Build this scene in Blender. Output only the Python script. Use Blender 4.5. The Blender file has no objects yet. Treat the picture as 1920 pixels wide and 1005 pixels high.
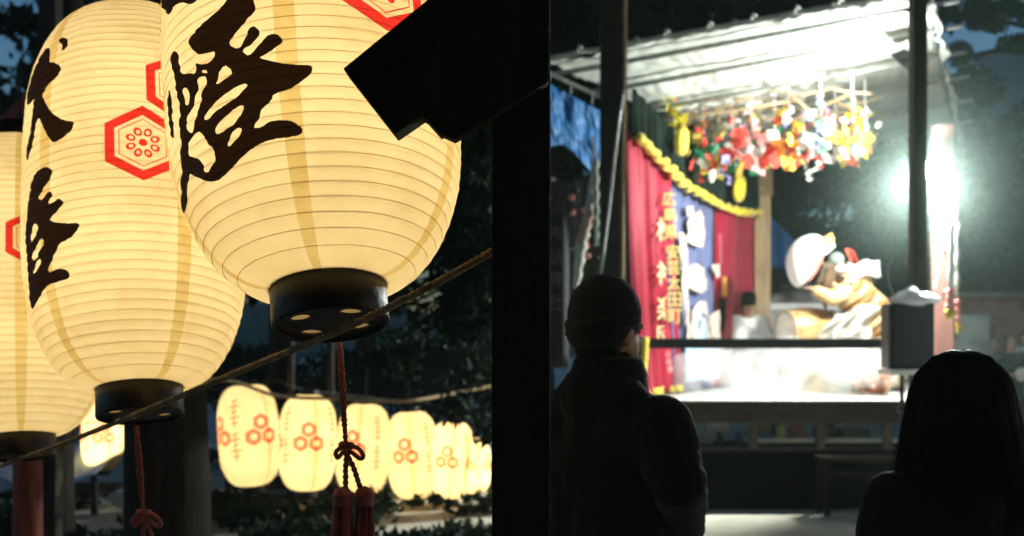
import bpy, bmesh, math, random
import numpy as np
from mathutils import Vector, Matrix, Euler, noise
from mathutils.geometry import delaunay_2d_cdt
from mathutils.bvhtree import BVHTree

R = math.radians
random.seed(7)
sc = bpy.context.scene
col = sc.collection

# ------------------------------------------------------------------ camera, world, light, exposure
CAM_H = 1.55
F = 1900.0            # focal length in photograph pixels (1920 wide)
HZ = 640.0            # horizon row
cd = bpy.data.cameras.new('camera')
cam = bpy.data.objects.new('camera', cd)
col.objects.link(cam)
cam.location = (0, 0, CAM_H)
cam.rotation_euler = (R(90), 0, 0)
cd.sensor_width = 36.0
cd.lens = 36.0 * F / 1920
cd.shift_y = (HZ - 502.5) / 1920
cd.clip_start = 0.05
cd.clip_end = 600
cd.dof.use_dof = True
cd.dof.focus_distance = 1.66
cd.dof.aperture_fstop = 4.3
cd.dof.aperture_blades = 0
sc.camera = cam

w = bpy.data.worlds.new('World')
sc.world = w
w.use_nodes = True
wn = w.node_tree.nodes
bg = wn['Background']
sky = wn.new('ShaderNodeTexSky')
sky.sky_type = 'NISHITA'
sky.sun_disc = False
SUN_EL, SUN_AZ = R(6), R(90)
sky.sun_elevation = SUN_EL
sky.sun_rotation = SUN_AZ
sky.air_density = 1.3
sky.dust_density = 0.6
sky.ozone_density = 4.5
w.node_tree.links.new(sky.outputs[0], bg.inputs[0])
bg.inputs[1].default_value = 0.15
sd = bpy.data.lights.new('dusk_sun', 'SUN')
sd.energy = 0.01
sd.angle = R(10)
sd.color = (1, .85, .7)
sun = bpy.data.objects.new('dusk_sun', sd)
col.objects.link(sun)
sun.rotation_euler = (R(83), 0, R(0))

sc.render.engine = 'CYCLES'
sc.cycles.use_denoising = True
sc.cycles.max_bounces = 8
sc.cycles.diffuse_bounces = 4
sc.cycles.volume_bounces = 3
sc.cycles.transparent_max_bounces = 8
sc.cycles.volume_max_steps = 128
sc.cycles.volume_step_rate = 2.0
sc.cycles.sample_clamp_indirect = 4.0
sc.view_settings.view_transform = 'Standard'
sc.view_settings.look = 'None'
sc.view_settings.exposure = 0.0
sc.view_settings.gamma = 1.0
sc.view_settings.use_curve_mapping = False


# ------------------------------------------------------------------ helpers
def P(px, py, Y):
    return Vector(((px - 960) / F * Y, Y, CAM_H + (HZ - py) / F * Y))


def mat(name, base, rough=.75, var=.18, scale=6.0, bump=.15, metallic=0.0, transl=0.0, tcol=None,
        stretch=(1, 1, 1), dark=None, emit=None, estr=0.0, spec=.3, sheen=0.0, detail=6):
    """procedural material: noise driven colour and roughness, fine bump, optional translucency"""
    m = bpy.data.materials.new(name)
    m.use_nodes = True
    nt = m.node_tree
    n, L = nt.nodes, nt.links
    pb = n['Principled BSDF']
    tc = n.new('ShaderNodeTexCoord')
    mp = n.new('ShaderNodeMapping')
    mp.inputs['Scale'].default_value = stretch
    L.new(tc.outputs['Object'], mp.inputs['Vector'])
    nz = n.new('ShaderNodeTexNoise')
    nz.inputs['Scale'].default_value = scale
    nz.inputs['Detail'].default_value = detail
    nz.inputs['Roughness'].default_value = .6
    L.new(mp.outputs[0], nz.inputs['Vector'])
    cr = n.new('ShaderNodeValToRGB')
    d = dark if dark else tuple(c * (1 - 2 * var) for c in base)
    b2 = tuple(min(1, c * (1 + var)) for c in base)
    cr.color_ramp.elements[0].position = .3
    cr.color_ramp.elements[1].position = .7
    cr.color_ramp.elements[0].color = (*d, 1)
    cr.color_ramp.elements[1].color = (*b2, 1)
    L.new(nz.outputs['Fac'], cr.inputs[0])
    L.new(cr.outputs[0], pb.inputs['Base Color'])
    pb.inputs['Roughness'].default_value = rough
    pb.inputs['Metallic'].default_value = metallic
    pb.inputs['Specular IOR Level'].default_value = spec
    if sheen:
        pb.inputs['Sheen Weight'].default_value = sheen
    if bump:
        nb = n.new('ShaderNodeTexNoise')
        nb.inputs['Scale'].default_value = scale * 6
        nb.inputs['Detail'].default_value = 4
        L.new(mp.outputs[0], nb.inputs['Vector'])
        bp = n.new('ShaderNodeBump')
        bp.inputs['Strength'].default_value = bump
        bp.inputs['Distance'].default_value = .02
        L.new(nb.outputs['Fac'], bp.inputs['Height'])
        L.new(bp.outputs[0], pb.inputs['Normal'])
    if emit:
        pb.inputs['Emission Color'].default_value = (*emit, 1)
        pb.inputs['Emission Strength'].default_value = estr
    if transl:
        tr = n.new('ShaderNodeBsdfTranslucent')
        if tcol:
            n3 = n.new('ShaderNodeTexNoise')
            n3.inputs['Scale'].default_value = scale * 1.1
            n3.inputs['Detail'].default_value = 7
            n3.inputs['Roughness'].default_value = .62
            L.new(tc.outputs['Object'], n3.inputs['Vector'])
            c3 = n.new('ShaderNodeValToRGB')
            c3.color_ramp.elements[0].position = .30
            c3.color_ramp.elements[1].position = .55
            c3.color_ramp.elements[0].color = (tcol[0] * .86, tcol[1] * .80, tcol[2] * .68, 1)
            c3.color_ramp.elements[1].color = (*tcol, 1)
            L.new(n3.outputs['Fac'], c3.inputs[0])
            L.new(c3.outputs[0], tr.inputs[0])
        else:
            L.new(cr.outputs[0], tr.inputs[0])
        mx = n.new('ShaderNodeMixShader')
        mx.inputs[0].default_value = transl
        L.new(pb.outputs[0], mx.inputs[1])
        L.new(tr.outputs[0], mx.inputs[2])
        L.new(mx.outputs[0], n['Material Output'].inputs['Surface'])
    return m


def link(o, parent=None):
    col.objects.link(o)
    if parent:
        o.parent = parent
    return o


def tag(o, label=None, cat=None, group=None, kind=None):
    if label:
        o['label'] = label
    if cat:
        o['category'] = cat
    if group:
        o['group'] = group
    if kind:
        o['kind'] = kind
    return o


def thing(name, label, cat, loc=(0, 0, 0), group=None, rot=(0, 0, 0)):
    o = bpy.data.objects.new(name, None)
    o.empty_display_size = .1
    o.location = loc
    o.rotation_euler = rot
    col.objects.link(o)
    return tag(o, label, cat, group)


def wloc(o):
    v = Vector((0, 0, 0))
    while o:
        v += Vector(o.location)
        o = o.parent
    return v


class MB:
    """mesh builder in world coordinates"""
    def __init__(s):
        s.v, s.f, s.mi = [], [], []

    def add(s, vs, fs, mi=0):
        b = len(s.v)
        s.v += [tuple(v) for v in vs]
        for f in fs:
            s.f.append(tuple(b + i for i in f))
            s.mi.append(mi)
        return s

    def box(s, c, size, rot=None, mi=0):
        c = Vector(c)
        hx, hy, hz = [k / 2 for k in size]
        vs = [Vector((x, y, z)) for x in (-hx, hx) for y in (-hy, hy) for z in (-hz, hz)]
        if rot:
            M = Euler(rot).to_matrix()
            vs = [M @ v for v in vs]
        return s.add([c + v for v in vs],
                     [(0, 1, 3, 2), (4, 6, 7, 5), (0, 4, 5, 1), (2, 3, 7, 6), (0, 2, 6, 4), (1, 5, 7, 3)], mi)

    def tube(s, path, r, seg=8, closed=False, mi=0, caps=True):
        path = [Vector(p) for p in path]
        n = len(path)
        rr = r if isinstance(r, (list, tuple)) else [r] * n
        vs, prev = [], None
        for i, p in enumerate(path):
            if closed:
                t = path[(i + 1) % n] - path[i - 1]
            else:
                t = path[min(i + 1, n - 1)] - path[max(i - 1, 0)]
            t.normalize()
            if prev is None:
                a = Vector((0, 0, 1)) if abs(t.z) < .9 else Vector((1, 0, 0))
                u = t.cross(a).normalized()
            else:
                u = (prev - t * prev.dot(t)).normalized()
            prev = u
            v = t.cross(u)
            for k in range(seg):
                an = 2 * math.pi * k / seg
                vs.append(p + (u * math.cos(an) + v * math.sin(an)) * rr[i])
        fs = []
        m = n if closed else n - 1
        for i in range(m):
            j = (i + 1) % n
            for k in range(seg):
                k2 = (k + 1) % seg
                fs.append((i * seg + k, i * seg + k2, j * seg + k2, j * seg + k))
        if not closed and caps:
            fs.append(tuple(range(seg - 1, -1, -1)))
            fs.append(tuple((n - 1) * seg + k for k in range(seg)))
        return s.add(vs, fs, mi)

    def lathe(s, prof, c=(0, 0, 0), seg=32, mi=0):
        c = Vector(c)
        vs = []
        for r, z in prof:
            for k in range(seg):
                a = 2 * math.pi * k / seg
                vs.append(c + Vector((r * math.cos(a), r * math.sin(a), z)))
        fs = []
        for i in range(len(prof) - 1):
            for k in range(seg):
                k2 = (k + 1) % seg
                fs.append((i * seg + k, i * seg + k2, (i + 1) * seg + k2, (i + 1) * seg + k))
        return s.add(vs, fs, mi)

    def ball(s, c, r, seg=14, rings=9, mi=0, rot=None):
        c = Vector(c)
        rx, ry, rz = r if isinstance(r, (tuple, list)) else (r, r, r)
        M = Euler(rot).to_matrix() if rot else Matrix.Identity(3)
        vs = [c + M @ Vector((0, 0, -rz))]
        for i in range(1, rings):
            ph = math.pi * i / rings - math.pi / 2
            for k in range(seg):
                a = 2 * math.pi * k / seg
                vs.append(c + M @ Vector((rx * math.cos(ph) * math.cos(a), ry * math.cos(ph) * math.sin(a), rz * math.sin(ph))))
        vs.append(c + M @ Vector((0, 0, rz)))
        fs = [(0, 1 + (k + 1) % seg, 1 + k) for k in range(seg)]
        for i in range(rings - 2):
            for k in range(seg):
                k2 = (k + 1) % seg
                fs.append((1 + i * seg + k, 1 + i * seg + k2, 1 + (i + 1) * seg + k2, 1 + (i + 1) * seg + k))
        t = len(vs) - 1
        o = 1 + (rings - 2) * seg
        fs += [(o + k, o + (k + 1) % seg, t) for k in range(seg)]
        return s.add(vs, fs, mi)

    def prism(s, poly, d, mi=0):
        """planar polygon (3-D points) extruded by vector d"""
        poly = [Vector(p) for p in poly]
        n = len(poly)
        d = Vector(d)
        vs = poly + [p + d for p in poly]
        fs = [tuple(range(n)), tuple(range(2 * n - 1, n - 1, -1))]
        fs += [(i, i + n, (i + 1) % n + n, (i + 1) % n) for i in range(n)]
        return s.add(vs, fs, mi)

    def grid(s, fn, nu, nv, mi=0):
        vs = [fn(i / nu, j / nv) for j in range(nv + 1) for i in range(nu + 1)]
        fs = [(j * (nu + 1) + i, j * (nu + 1) + i + 1, (j + 1) * (nu + 1) + i + 1, (j + 1) * (nu + 1) + i)
              for j in range(nv) for i in range(nu)]
        return s.add(vs, fs, mi)

    def build(s, name, m, parent=None, smooth=False, local=False, kind=None, bevel=0.0, solid=0.0):
        me = bpy.data.meshes.new(name)
        off = Vector((0, 0, 0)) if (local or parent is None) else wloc(parent)
        me.from_pydata([(v[0] - off.x, v[1] - off.y, v[2] - off.z) for v in s.v], [], s.f)
        for x in (m if isinstance(m, (list, tuple)) else [m]):
            me.materials.append(x)
        me.polygons.foreach_set('material_index', s.mi)
        if smooth:
            me.polygons.foreach_set('use_smooth', [True] * len(me.polygons))
        me.update()
        bm = bmesh.new()
        bm.from_mesh(me)
        bmesh.ops.recalc_face_normals(bm, faces=bm.faces)
        bm.to_mesh(me)
        bm.free()
        o = bpy.data.objects.new(name, me)
        link(o, parent)
        if solid:
            md = o.modifiers.new('thickness', 'SOLIDIFY')
            md.thickness = solid
        if bevel:
            md = o.modifiers.new('bevel', 'BEVEL')
            md.width = bevel
            md.segments = 2
            md.limit_method = 'ANGLE'
        if kind:
            o['kind'] = kind
        return o


def smooth_path(pts, n=8):
    """catmull-rom through 3-D points"""
    pts = [Vector(p) for p in pts]
    q = [pts[0] * 2 - pts[1]] + pts + [pts[-1] * 2 - pts[-2]]
    out = []
    for i in range(1, len(q) - 2):
        a, b, c, d = q[i - 1:i + 3]
        for k in range(n):
            t = k / n
            out.append(.5 * ((2 * b) + (c - a) * t + (2 * a - 5 * b + 4 * c - d) * t * t + (3 * b - a - 3 * c + d) * t ** 3))
    out.append(pts[-1])
    return out


def rope(path, r, strands=3, twist=40.0, seg=5):
    """twisted rope along a path, returns an MB"""
    mb = MB()
    n = len(path)
    L = [0.0]
    for i in range(1, n):
        L.append(L[-1] + (path[i] - path[i - 1]).length)
    for s in range(strands):
        pp = []
        for i, p in enumerate(path):
            t = (path[min(i + 1, n - 1)] - path[max(i - 1, 0)]).normalized()
            a = Vector((0, 0, 1)) if abs(t.z) < .9 else Vector((1, 0, 0))
            u = t.cross(a).normalized()
            v = t.cross(u)
            an = 2 * math.pi * s / strands + L[i] * twist
            pp.append(p + (u * math.cos(an) + v * math.sin(an)) * r * .52)
        mb.tube(pp, r * .56, seg)
    return mb


def resample(path, step):
    out = [path[0]]
    for a, b in zip(path[:-1], path[1:]):
        k = max(1, int((b - a).length / step))
        for i in range(1, k + 1):
            out.append(a.lerp(b, i / k))
    return out


def remeshed(caps, voxel, name, m, parent, it=4, local=False, extra=None):
    """union of tapered capsules and ellipsoids fused into ONE continuous surface"""
    bm = bmesh.new()
    for c in caps:
        pts = []
        if c[0] == 'E':
            _, ctr, rad, rot = c
            M = Euler(rot).to_matrix()
            mb = MB().ball((0, 0, 0), rad, 18, 12)
            vs = [bm.verts.new(Vector(ctr) + M @ Vector(v)) for v in mb.v]
            for f in mb.f:
                bm.faces.new([vs[i] for i in f])
            continue
        p0, r0, p1, r1 = c
        p0, p1 = Vector(p0), Vector(p1)
        mb = MB().ball((0, 0, 0), 1.0, 12, 8)
        tmp = [bm.verts.new(p0 + Vector(v) * r0) for v in mb.v] + [bm.verts.new(p1 + Vector(v) * r1) for v in mb.v]
        bmesh.ops.convex_hull(bm, input=tmp)
    bmesh.ops.delete(bm, geom=[v for v in bm.verts if not v.link_faces], context='VERTS')
    me = bpy.data.meshes.new(name)
    bm.to_mesh(me)
    bm.free()
    o = bpy.data.objects.new(name, me)
    col.objects.link(o)
    md = o.modifiers.new('r', 'REMESH')
    md.mode = 'VOXEL'
    md.voxel_size = voxel
    md2 = o.modifiers.new('s', 'SMOOTH')
    md2.iterations = it
    md2.factor = .6
    dg = bpy.context.evaluated_depsgraph_get()
    me2 = bpy.data.meshes.new_from_object(o.evaluated_get(dg))
    me2.name = name
    o.modifiers.clear()
    o.data = me2
    bpy.data.meshes.remove(me)
    me2.materials.clear()
    me2.materials.append(m)
    me2.polygons.foreach_set('use_smooth', [True] * len(me2.polygons))
    if extra:
        for v in me2.vertices:
            v.co += extra(v.co)
    o.parent = parent
    return o


# ------------------------------------------------------------------ materials
M = {}
M['ground'] = mat('sandy_ground', (.46, .43, .34), .95, .12, 3, .5)
M['black_wood'] = mat('aged_black_timber', (.030, .025, .019), .85, .3, 5, .3, stretch=(6, 6, 1), spec=.1)
M['dark_wood'] = mat('dark_brown_timber', (.035, .026, .02), .75, .3, 4, .3, stretch=(8, 8, 1))
M['red_wood'] = mat('red_painted_timber', (.22, .045, .03), .6, .3, 5, .2, stretch=(6, 6, 1))
M['black_sheet'] = mat('matte_black_sheet', (.006, .0055, .005), 1.0, .25, 5, .2, spec=0)
M['pale_wood'] = mat('pale_cedar', (.5, .36, .2), .7, .18, 5, .2, stretch=(8, 8, .6))
M['pink_wood'] = mat('faded_pink_paint', (.5, .24, .2), .6, .15, 4, .2)
M['black_plastic'] = mat('black_lacquer_ring', (.012, .008, .006), .42, .2, 12, .1, spec=.35)
M['black_paint'] = mat('black_metal_paint', (.015, .016, .016), .5, .2, 10, .1)
M['steel'] = mat('galvanised_pipe', (.45, .47, .45), .4, .2, 14, .1, metallic=.6)
M['tarp_white'] = mat('white_tarpaulin', (.62, .65, .60), .55, .08, 1.5, .25, transl=.15)
M['tarp_blue'] = mat('blue_tarpaulin', (.025, .17, .45), .55, .12, 2.0, .08, stretch=(1, 1, 3), spec=.3)
M['deck'] = mat('white_stage_floor', (.72, .72, .68), .5, .06, 3, .1)
M['fascia'] = mat('dark_fascia_board', (.028, .018, .014), .8, .25, 4, .2, stretch=(.6, 6, 6), spec=.05)
M['rope'] = mat('straw_rope', (.42, .3, .17), .9, .25, 40, .5)
M['cord'] = mat('red_silk_cord', (.36, .07, .05), .6, .2, 60, .3, sheen=.4)
M['bark'] = mat('rough_bark', (.032, .022, .015), .95, .35, 5, .9, stretch=(5, 5, .8))
M['leaf'] = mat('shaded_leaf', (.018, .034, .018), .7, .4, 1.2, 0, transl=.2, spec=.08)  # leaf colour darkened for foliage in shade
M['leaf_lit'] = mat('lit_leaf', (.03, .115, .058), .6, .35, .9, 0, transl=.25)  # same leaf, coloured lighter and greener where lamps light it
M['curtain_red'] = mat('crimson_satin', (.40, .010, .040), .55, .15, 3, .15, sheen=.12, transl=.05, spec=.2)
M['curtain_black'] = mat('black_green_cloth', (.012, .020, .016), .9, .2, 4, .1, spec=.05)
M['curtain_blue'] = mat('slate_blue_silk', (.13, .15, .31), .6, .12, 3, .1, sheen=.2)
M['yellow'] = mat('yellow_satin', (.8, .6, .03), .5, .1, 6, .1, sheen=.4)
M['gold'] = mat('gold_print', (.66, .5, .16), .4, .1, 20, 0, metallic=.2)
M['jacket'] = mat('charcoal_jacket_cloth', (.006, .0065, .008), .85, .2, 14, .3, sheen=.08, spec=.15)
M['knit'] = mat('black_knit', (.008, .010, .012), .9, .25, 60, .6, sheen=.1)
M['skin'] = mat('skin', (.5, .3, .21), .5, .06, 8, .05)
M['hair'] = mat('black_hair', (.007, .0055, .005), .5, .3, 30, .1, stretch=(3, 3, .3), spec=.12)
M['white_cloth'] = mat('white_cloth', (.78, .78, .76), .8, .05, 5, .1)
M['shoe'] = mat('black_shoe', (.012, .012, .012), .5, .1, 9, .1)


# ------------------------------------------------------------------ lanterns
def lantern_r(s, Rm, Rn):
    """radius at s in [-1,1]"""
    k = max(0.0, 1 - abs(s) ** 3.3) ** (1 / 1.8)
    return Rn + (Rm - Rn) * k


def lantern_materials(tag_, tr, warm):
    """lit paper: the bulb inside shines through paper, ink and red dye"""
    paper = mat('lantern_paper' + tag_, (.78, .69, .50), .8, .04, 5, .15, transl=tr, tcol=warm)
    seam = mat('lantern_paper_overlap' + tag_, (.62, .5, .3), .8, .06, 12, .15, transl=tr,
               tcol=(warm[0] * .84, warm[1] * .76, warm[2] * .52))
    rib = mat('lantern_rib_paper' + tag_, (.55, .42, .22), .8, .1, 30, .2, transl=tr,
              tcol=(warm[0] * .90, warm[1] * .84, warm[2] * .66))
    ink = mat('black_brush_ink' + tag_, (.016, .012, .010), .75, .2, 20, .1, transl=.025, tcol=(.55, .25, .12))
    red = mat('red_dye' + tag_, (.62, .035, .03), .7, .08, 12, .1, transl=tr, tcol=(warm[0] * .84, .045, .04))
    redseam = mat('red_dye_overlap' + tag_, (.5, .03, .02), .7, .08, 12, .1, transl=tr, tcol=(warm[0] * .64, .03, .02))
    return [paper, seam, ink, red, rib, redseam]


LM = lantern_materials('', .9, (.97, .86, .57))
LMF = list(LM)  # far prints paled in colour to imitate overexposure
LMF[2] = mat('glare_washed_ink', (.12, .08, .05), .8, .2, 20, .1, transl=.45, tcol=(.9, .55, .2))
LMF[3] = mat('glare_washed_red', (.6, .1, .07), .7, .2, 12, .1, transl=.9, tcol=(.97, .22, .13))


def ccw(pp):
    ar = sum(pp[i][0] * pp[(i + 1) % len(pp)][1] - pp[(i + 1) % len(pp)][0] * pp[i][1] for i in range(len(pp)))
    return pp if ar > 0 else pp[::-1]


def hexpoly(c, a):
    return [(c[0] + a * math.sin(k * math.pi / 3), c[1] + a * math.cos(k * math.pi / 3)) for k in range(6)]


def ellpoly(c, rx, ry, rot=0, n=12):
    out = []
    for k in range(n):
        t = 2 * math.pi * k / n
        x, y = rx * math.cos(t), ry * math.sin(t)
        out.append((c[0] + x * math.cos(rot) - y * math.sin(rot), c[1] + x * math.sin(rot) + y * math.cos(rot)))
    return out


def crest(c, a, fine=True):
    """tortoiseshell hexagon with an eight-petalled flower; list of (polygon, layer) painted in order"""
    L = [(hexpoly(c, a), 3), (hexpoly(c, a * .74), 0)]
    if fine:
        L += [(hexpoly(c, a * .635), 3), (hexpoly(c, a * .61), 0)]
        for k in range(8):
            t = k * math.pi / 4 + math.pi / 8
            q = (c[0] + a * .30 * math.cos(t), c[1] + a * .30 * math.sin(t))
            L.append((ellpoly(q, a * .12, a * .095, t, 10), 3))
            q2 = (c[0] + a * .29 * math.cos(t), c[1] + a * .29 * math.sin(t))
            L.append((ellpoly(q2, a * .055, a * .05, t, 8), 0))
        L.append((ellpoly(c, a * .17, a * .17, 0, 12), 0))
        L.append((ellpoly(c, a * .10, a * .10, 0, 10), 3))
    return L


def seamfilter(s, Rm, seams, wd):
    for q in seams:
        if abs(s - q) < wd:
            return True
    return False


def make_lantern(loc, D, H, rot, label, prints=None, seams=(), nrib=46, cols=120, sub=4, pxprints=None, name='paper_lantern',
                 group='paper lanterns hung in the front row', mats=None, watts=20.0, individual=True, tassel=None, basepx=None):
    """lantern thing with origin at the centre of the body"""
    mats = mats or LM
    Rm, Rn = D / 2, D / 2 * .37
    th = thing(name, label, 'lantern', loc, group, rot)
    WM = Matrix.Translation(loc) @ Euler(rot).to_matrix().to_4x4()
    Wi = WM.inverted()
    layers = list(prints or [])
    if pxprints:
        # bring brush outlines traced on the photograph onto this lantern's round surface
        prof = [(lantern_r(-1 + 2 * i / 60, Rm, Rn), (-1 + 2 * i / 60) * H / 2) for i in range(61)]
        tmp = MB().lathe(prof, (0, 0, 0), 128)
        bvh = BVHTree.FromPolygons([Vector(v) for v in tmp.v], tmp.f)
        o = Wi @ cam.location

        def hit(px, py):
            # points just past the silhouette slide inwards until they meet the paper
            for k in range(40):
                cx = basepx
                q = (px + (cx - px) * k * .004, py)
                d = (Wi.to_3x3() @ (P(q[0], q[1], 1.0) - cam.location)).normalized()
                h = bvh.ray_cast(o, d)
                if h[0]:
                    p = h[0]
                    return (math.atan2(p.y, p.x) * Rm, p.z)
            return None
        for poly, layer in pxprints:
            if layer == 'crest':
                c = hit(*poly[0])
                layers += crest(c, poly[1])
                for dc in poly[2]:
                    layers += crest((c[0] + dc[0] * poly[1], c[1] + dc[1] * poly[1]), poly[1])
                continue
            # round the traced corners like a loaded brush does
            q_ = []
            for i in range(len(poly)):
                a, b = poly[i], poly[(i + 1) % len(poly)]
                q_ += [(a[0] * .78 + b[0] * .22, a[1] * .78 + b[1] * .22), (a[0] * .22 + b[0] * .78, a[1] * .22 + b[1] * .78)]
            poly = q_
            dense = []
            n = len(poly)
            for i in range(n):
                a, b = poly[i], poly[(i + 1) % n]
                L_ = math.hypot(b[0] - a[0], b[1] - a[1])
                k = max(1, int(L_ / 4))
                for j in range(k):
                    t = j / k
                    x_, y_ = a[0] + (b[0] - a[0]) * t, a[1] + (b[1] - a[1]) * t
                    dense.append((x_ + 1.3 * noise.noise(Vector((x_ * .25, y_ * .25, 1))), y_ + 1.3 * noise.noise(Vector((x_ * .25, y_ * .25, 7)))))
            q = [hit(*p) for p in dense]
            q = [x for x in q if x]
            if len(q) > 2:
                layers.append((q, layer))
    # front faces the camera at angle -90 degrees: cut the sheet at the back, +90
    def wrap(a):
        while a > Rm * math.pi / 2:
            a -= 2 * math.pi * Rm
        while a < -Rm * math.pi * 1.5:
            a += 2 * math.pi * Rm
        return a
    a0, a1 = -1.5 * math.pi * Rm, .5 * math.pi * Rm
    verts = [Vector((a0, -H / 2)), Vector((a1, -H / 2)), Vector((a1, H / 2)), Vector((a0, H / 2))]
    faces = [[0, 1, 2, 3]]
    flayer = [0]
    for poly, layer in layers:
        b = len(verts)
        pp = []
        for (x, y) in poly:
            v = Vector((wrap(x), max(-H / 2 + .001, min(H / 2 - .001, y))))
            if not pp or (v - pp[-1]).length > 1e-4:
                pp.append(v)
        if len(pp) < 3:
            continue
        if max(p.x for p in pp) - min(p.x for p in pp) > Rm * 3.5:
            continue
        pp = ccw(pp)
        verts += pp
        faces.append(list(range(b, b + len(pp))))
        flayer.append(layer)
    rows = nrib * sub
    for j in range(rows + 1):
        z = -H / 2 + H * j / rows
        for i in range(cols + 1):
            x = a0 + (a1 - a0) * i / cols
            if j in (0, rows) or i in (0, cols):
                verts.append(Vector((x, z)))
            else:
                verts.append(Vector((x + (i % 2) * 1e-5, z)))
    sw = .016 * D / .5
    for q in seams:
        for e in (-sw, sw):
            for j in range(rows + 1):
                verts.append(Vector((q * Rm + e, -H / 2 + H * j / rows)))
    edges = [(f[q], f[(q + 1) % len(f)]) for f in faces for q in range(len(f))]
    r = delaunay_2d_cdt(verts, edges, [], 0, 1e-6)
    vo, fo = r[0], r[2]
    cen = np.array([[sum(vo[i].x for i in f) / len(f), sum(vo[i].y for i in f) / len(f)] for f in fo])
    lay_of = np.zeros(len(fo), int)
    for f, lay in zip(faces[1:], flayer[1:]):
        pp = np.array([[verts[i].x, verts[i].y] for i in f])
        inb = np.where((cen[:, 0] >= pp[:, 0].min()) & (cen[:, 0] <= pp[:, 0].max()) & (cen[:, 1] >= pp[:, 1].min()) & (cen[:, 1] <= pp[:, 1].max()))[0]
        cx_, cy_ = cen[inb, 0], cen[inb, 1]
        ins = np.zeros(len(inb), bool)
        for q in range(len(pp)):
            x1_, y1_ = pp[q]
            x2_, y2_ = pp[(q + 1) % len(pp)]
            if y1_ == y2_:
                continue
            ins ^= ((y1_ > cy_) != (y2_ > cy_)) & (cx_ < (x2_ - x1_) * (cy_ - y1_) / (y2_ - y1_) + x1_)
        lay_of[inb[ins]] = lay
    V3 = []
    for v in vo:
        s = v.y / (H / 2)
        ph = (v.y + H / 2) / H * nrib
        fr = ph - math.floor(ph)
        rad = lantern_r(max(-1, min(1, s)), Rm, Rn) + .0022 * D / .5 * (math.sin(math.pi * fr) ** .7 if 0 < fr < 1 else 0)
        an = v.x / Rm
        rad += .0026 * D / .5 * noise.noise(Vector((math.cos(an) * 2.2, math.sin(an) * 2.2, s * 5 + loc[0] * 9)))
        rad += .0011 * D / .5 * noise.noise(Vector((math.cos(an) * 14, math.sin(an) * 14, s * 26)))
        V3.append((rad * math.cos(an), rad * math.sin(an), v.y))
    fs, mi = [], []
    for f, lay in zip(fo, lay_of):
        fs.append(tuple(f))
        lay = int(lay)
        cx = sum(vo[i].x for i in f) / len(f)
        if lay in (0, 3) and any(abs(cx - q * Rm) < sw for q in seams):
            lay = 1 if lay == 0 else 5
        mi.append(lay)
    me = bpy.data.meshes.new('paper_shade')
    me.from_pydata(V3, [], fs)
    for m in mats:
        me.materials.append(m)
    me.polygons.foreach_set('material_index', mi)
    me.polygons.foreach_set('use_smooth', [True] * len(me.polygons))
    # weld the back seam
    bm = bmesh.new()
    bm.from_mesh(me)
    bmesh.ops.remove_doubles(bm, verts=bm.verts, dist=1e-5)
    bmesh.ops.recalc_face_normals(bm, faces=bm.faces)
    bm.to_mesh(me)
    bm.free()
    link(bpy.data.objects.new('paper_shade', me), th)
    # bamboo ribs
    allr = MB()
    for i in range(1, nrib):
        s = -1 + 2 * i / nrib
        rr = lantern_r(s, Rm, Rn) - .0001
        one = MB() if individual else allr
        one.tube([(rr * math.cos(2 * math.pi * k / 96), rr * math.sin(2 * math.pi * k / 96), s * H / 2)
                  for k in range(96 if individual else 40)] if individual else
                 [(rr * math.cos(2 * math.pi * k / 40), rr * math.sin(2 * math.pi * k / 40), s * H / 2) for k in range(40)],
                 (.0006 if individual else .0009) * D / .5, 5, closed=True)
        if individual:
            one.build('rib', mats[4], th, smooth=True, local=True)
    if not individual:
        o = allr.build('ribs', mats[4], th, smooth=True, local=True)
        o['kind'] = 'stuff'
    # bottom ring with a pierced disc, top ring
    hb = .064 * D / .5
    zb = -H / 2
    R2 = Rn * 1.03
    MB().lathe([(R2 * .97, zb + .012), (R2, zb + .010), (R2 * 1.0, zb - hb + .004), (R2 * .985, zb - hb), (R2 * .93, zb - hb), (R2 * .93, zb + .012), (R2 * .97, zb + .012)],
               (0, 0, 0), 64).build('bottom_ring', M['black_plastic'], th, smooth=True, local=True)
    vv = [Vector((R2 * .935 * math.cos(2 * math.pi * k / 48), R2 * .935 * math.sin(2 * math.pi * k / 48))) for k in range(48)]
    ff = [list(range(48))]
    for k, (rx, an) in enumerate([(.6, 45), (.6, 135), (.6, 225), (.6, 315)]):
        c = (R2 * rx * math.cos(R(an)), R2 * rx * math.sin(R(an)))
        b = len(vv)
        vv += [Vector(q) for q in ellpoly(c, R2 * .2, R2 * .15, R(an + 90), 20)]
        ff.append(list(range(b, b + 20)))
    r = delaunay_2d_cdt(vv, [], ff, 0, 1e-7)
    dfs = [f for f, src in zip(r[2], r[5]) if src and max(src) == 0]
    dmb = MB()
    dmb.add([(v.x, v.y, zb - hb + .006) for v in r[0]], dfs)
    dmb.build('pierced_base', M['black_plastic'], th, local=True, solid=.004)
    MB().lathe([(R2 * .96, -zb - .012), (R2, -zb - .010), (R2, -zb + hb * .8), (R2 * .8, -zb + hb * .8), (R2 * .8, -zb - .012)],
               (0, 0, 0), 48).build('top_ring', M['black_plastic'], th, smooth=True, local=True)
    MB().lathe([(R2 * .925, zb + .01), (R2 * .925, zb - hb + .012)], (0, 0, 0), 48).build('hole_glow_band', M['hole_glow'], th, smooth=True, local=True)  # pale band added so bulb light shows through the base holes
    MB().tube([(0, 0, -zb + hb * .8), (0, 0, -zb + hb * .8 + .25)], .003, 6).build('hanging_wire', M['black_paint'], th, local=True)
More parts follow.
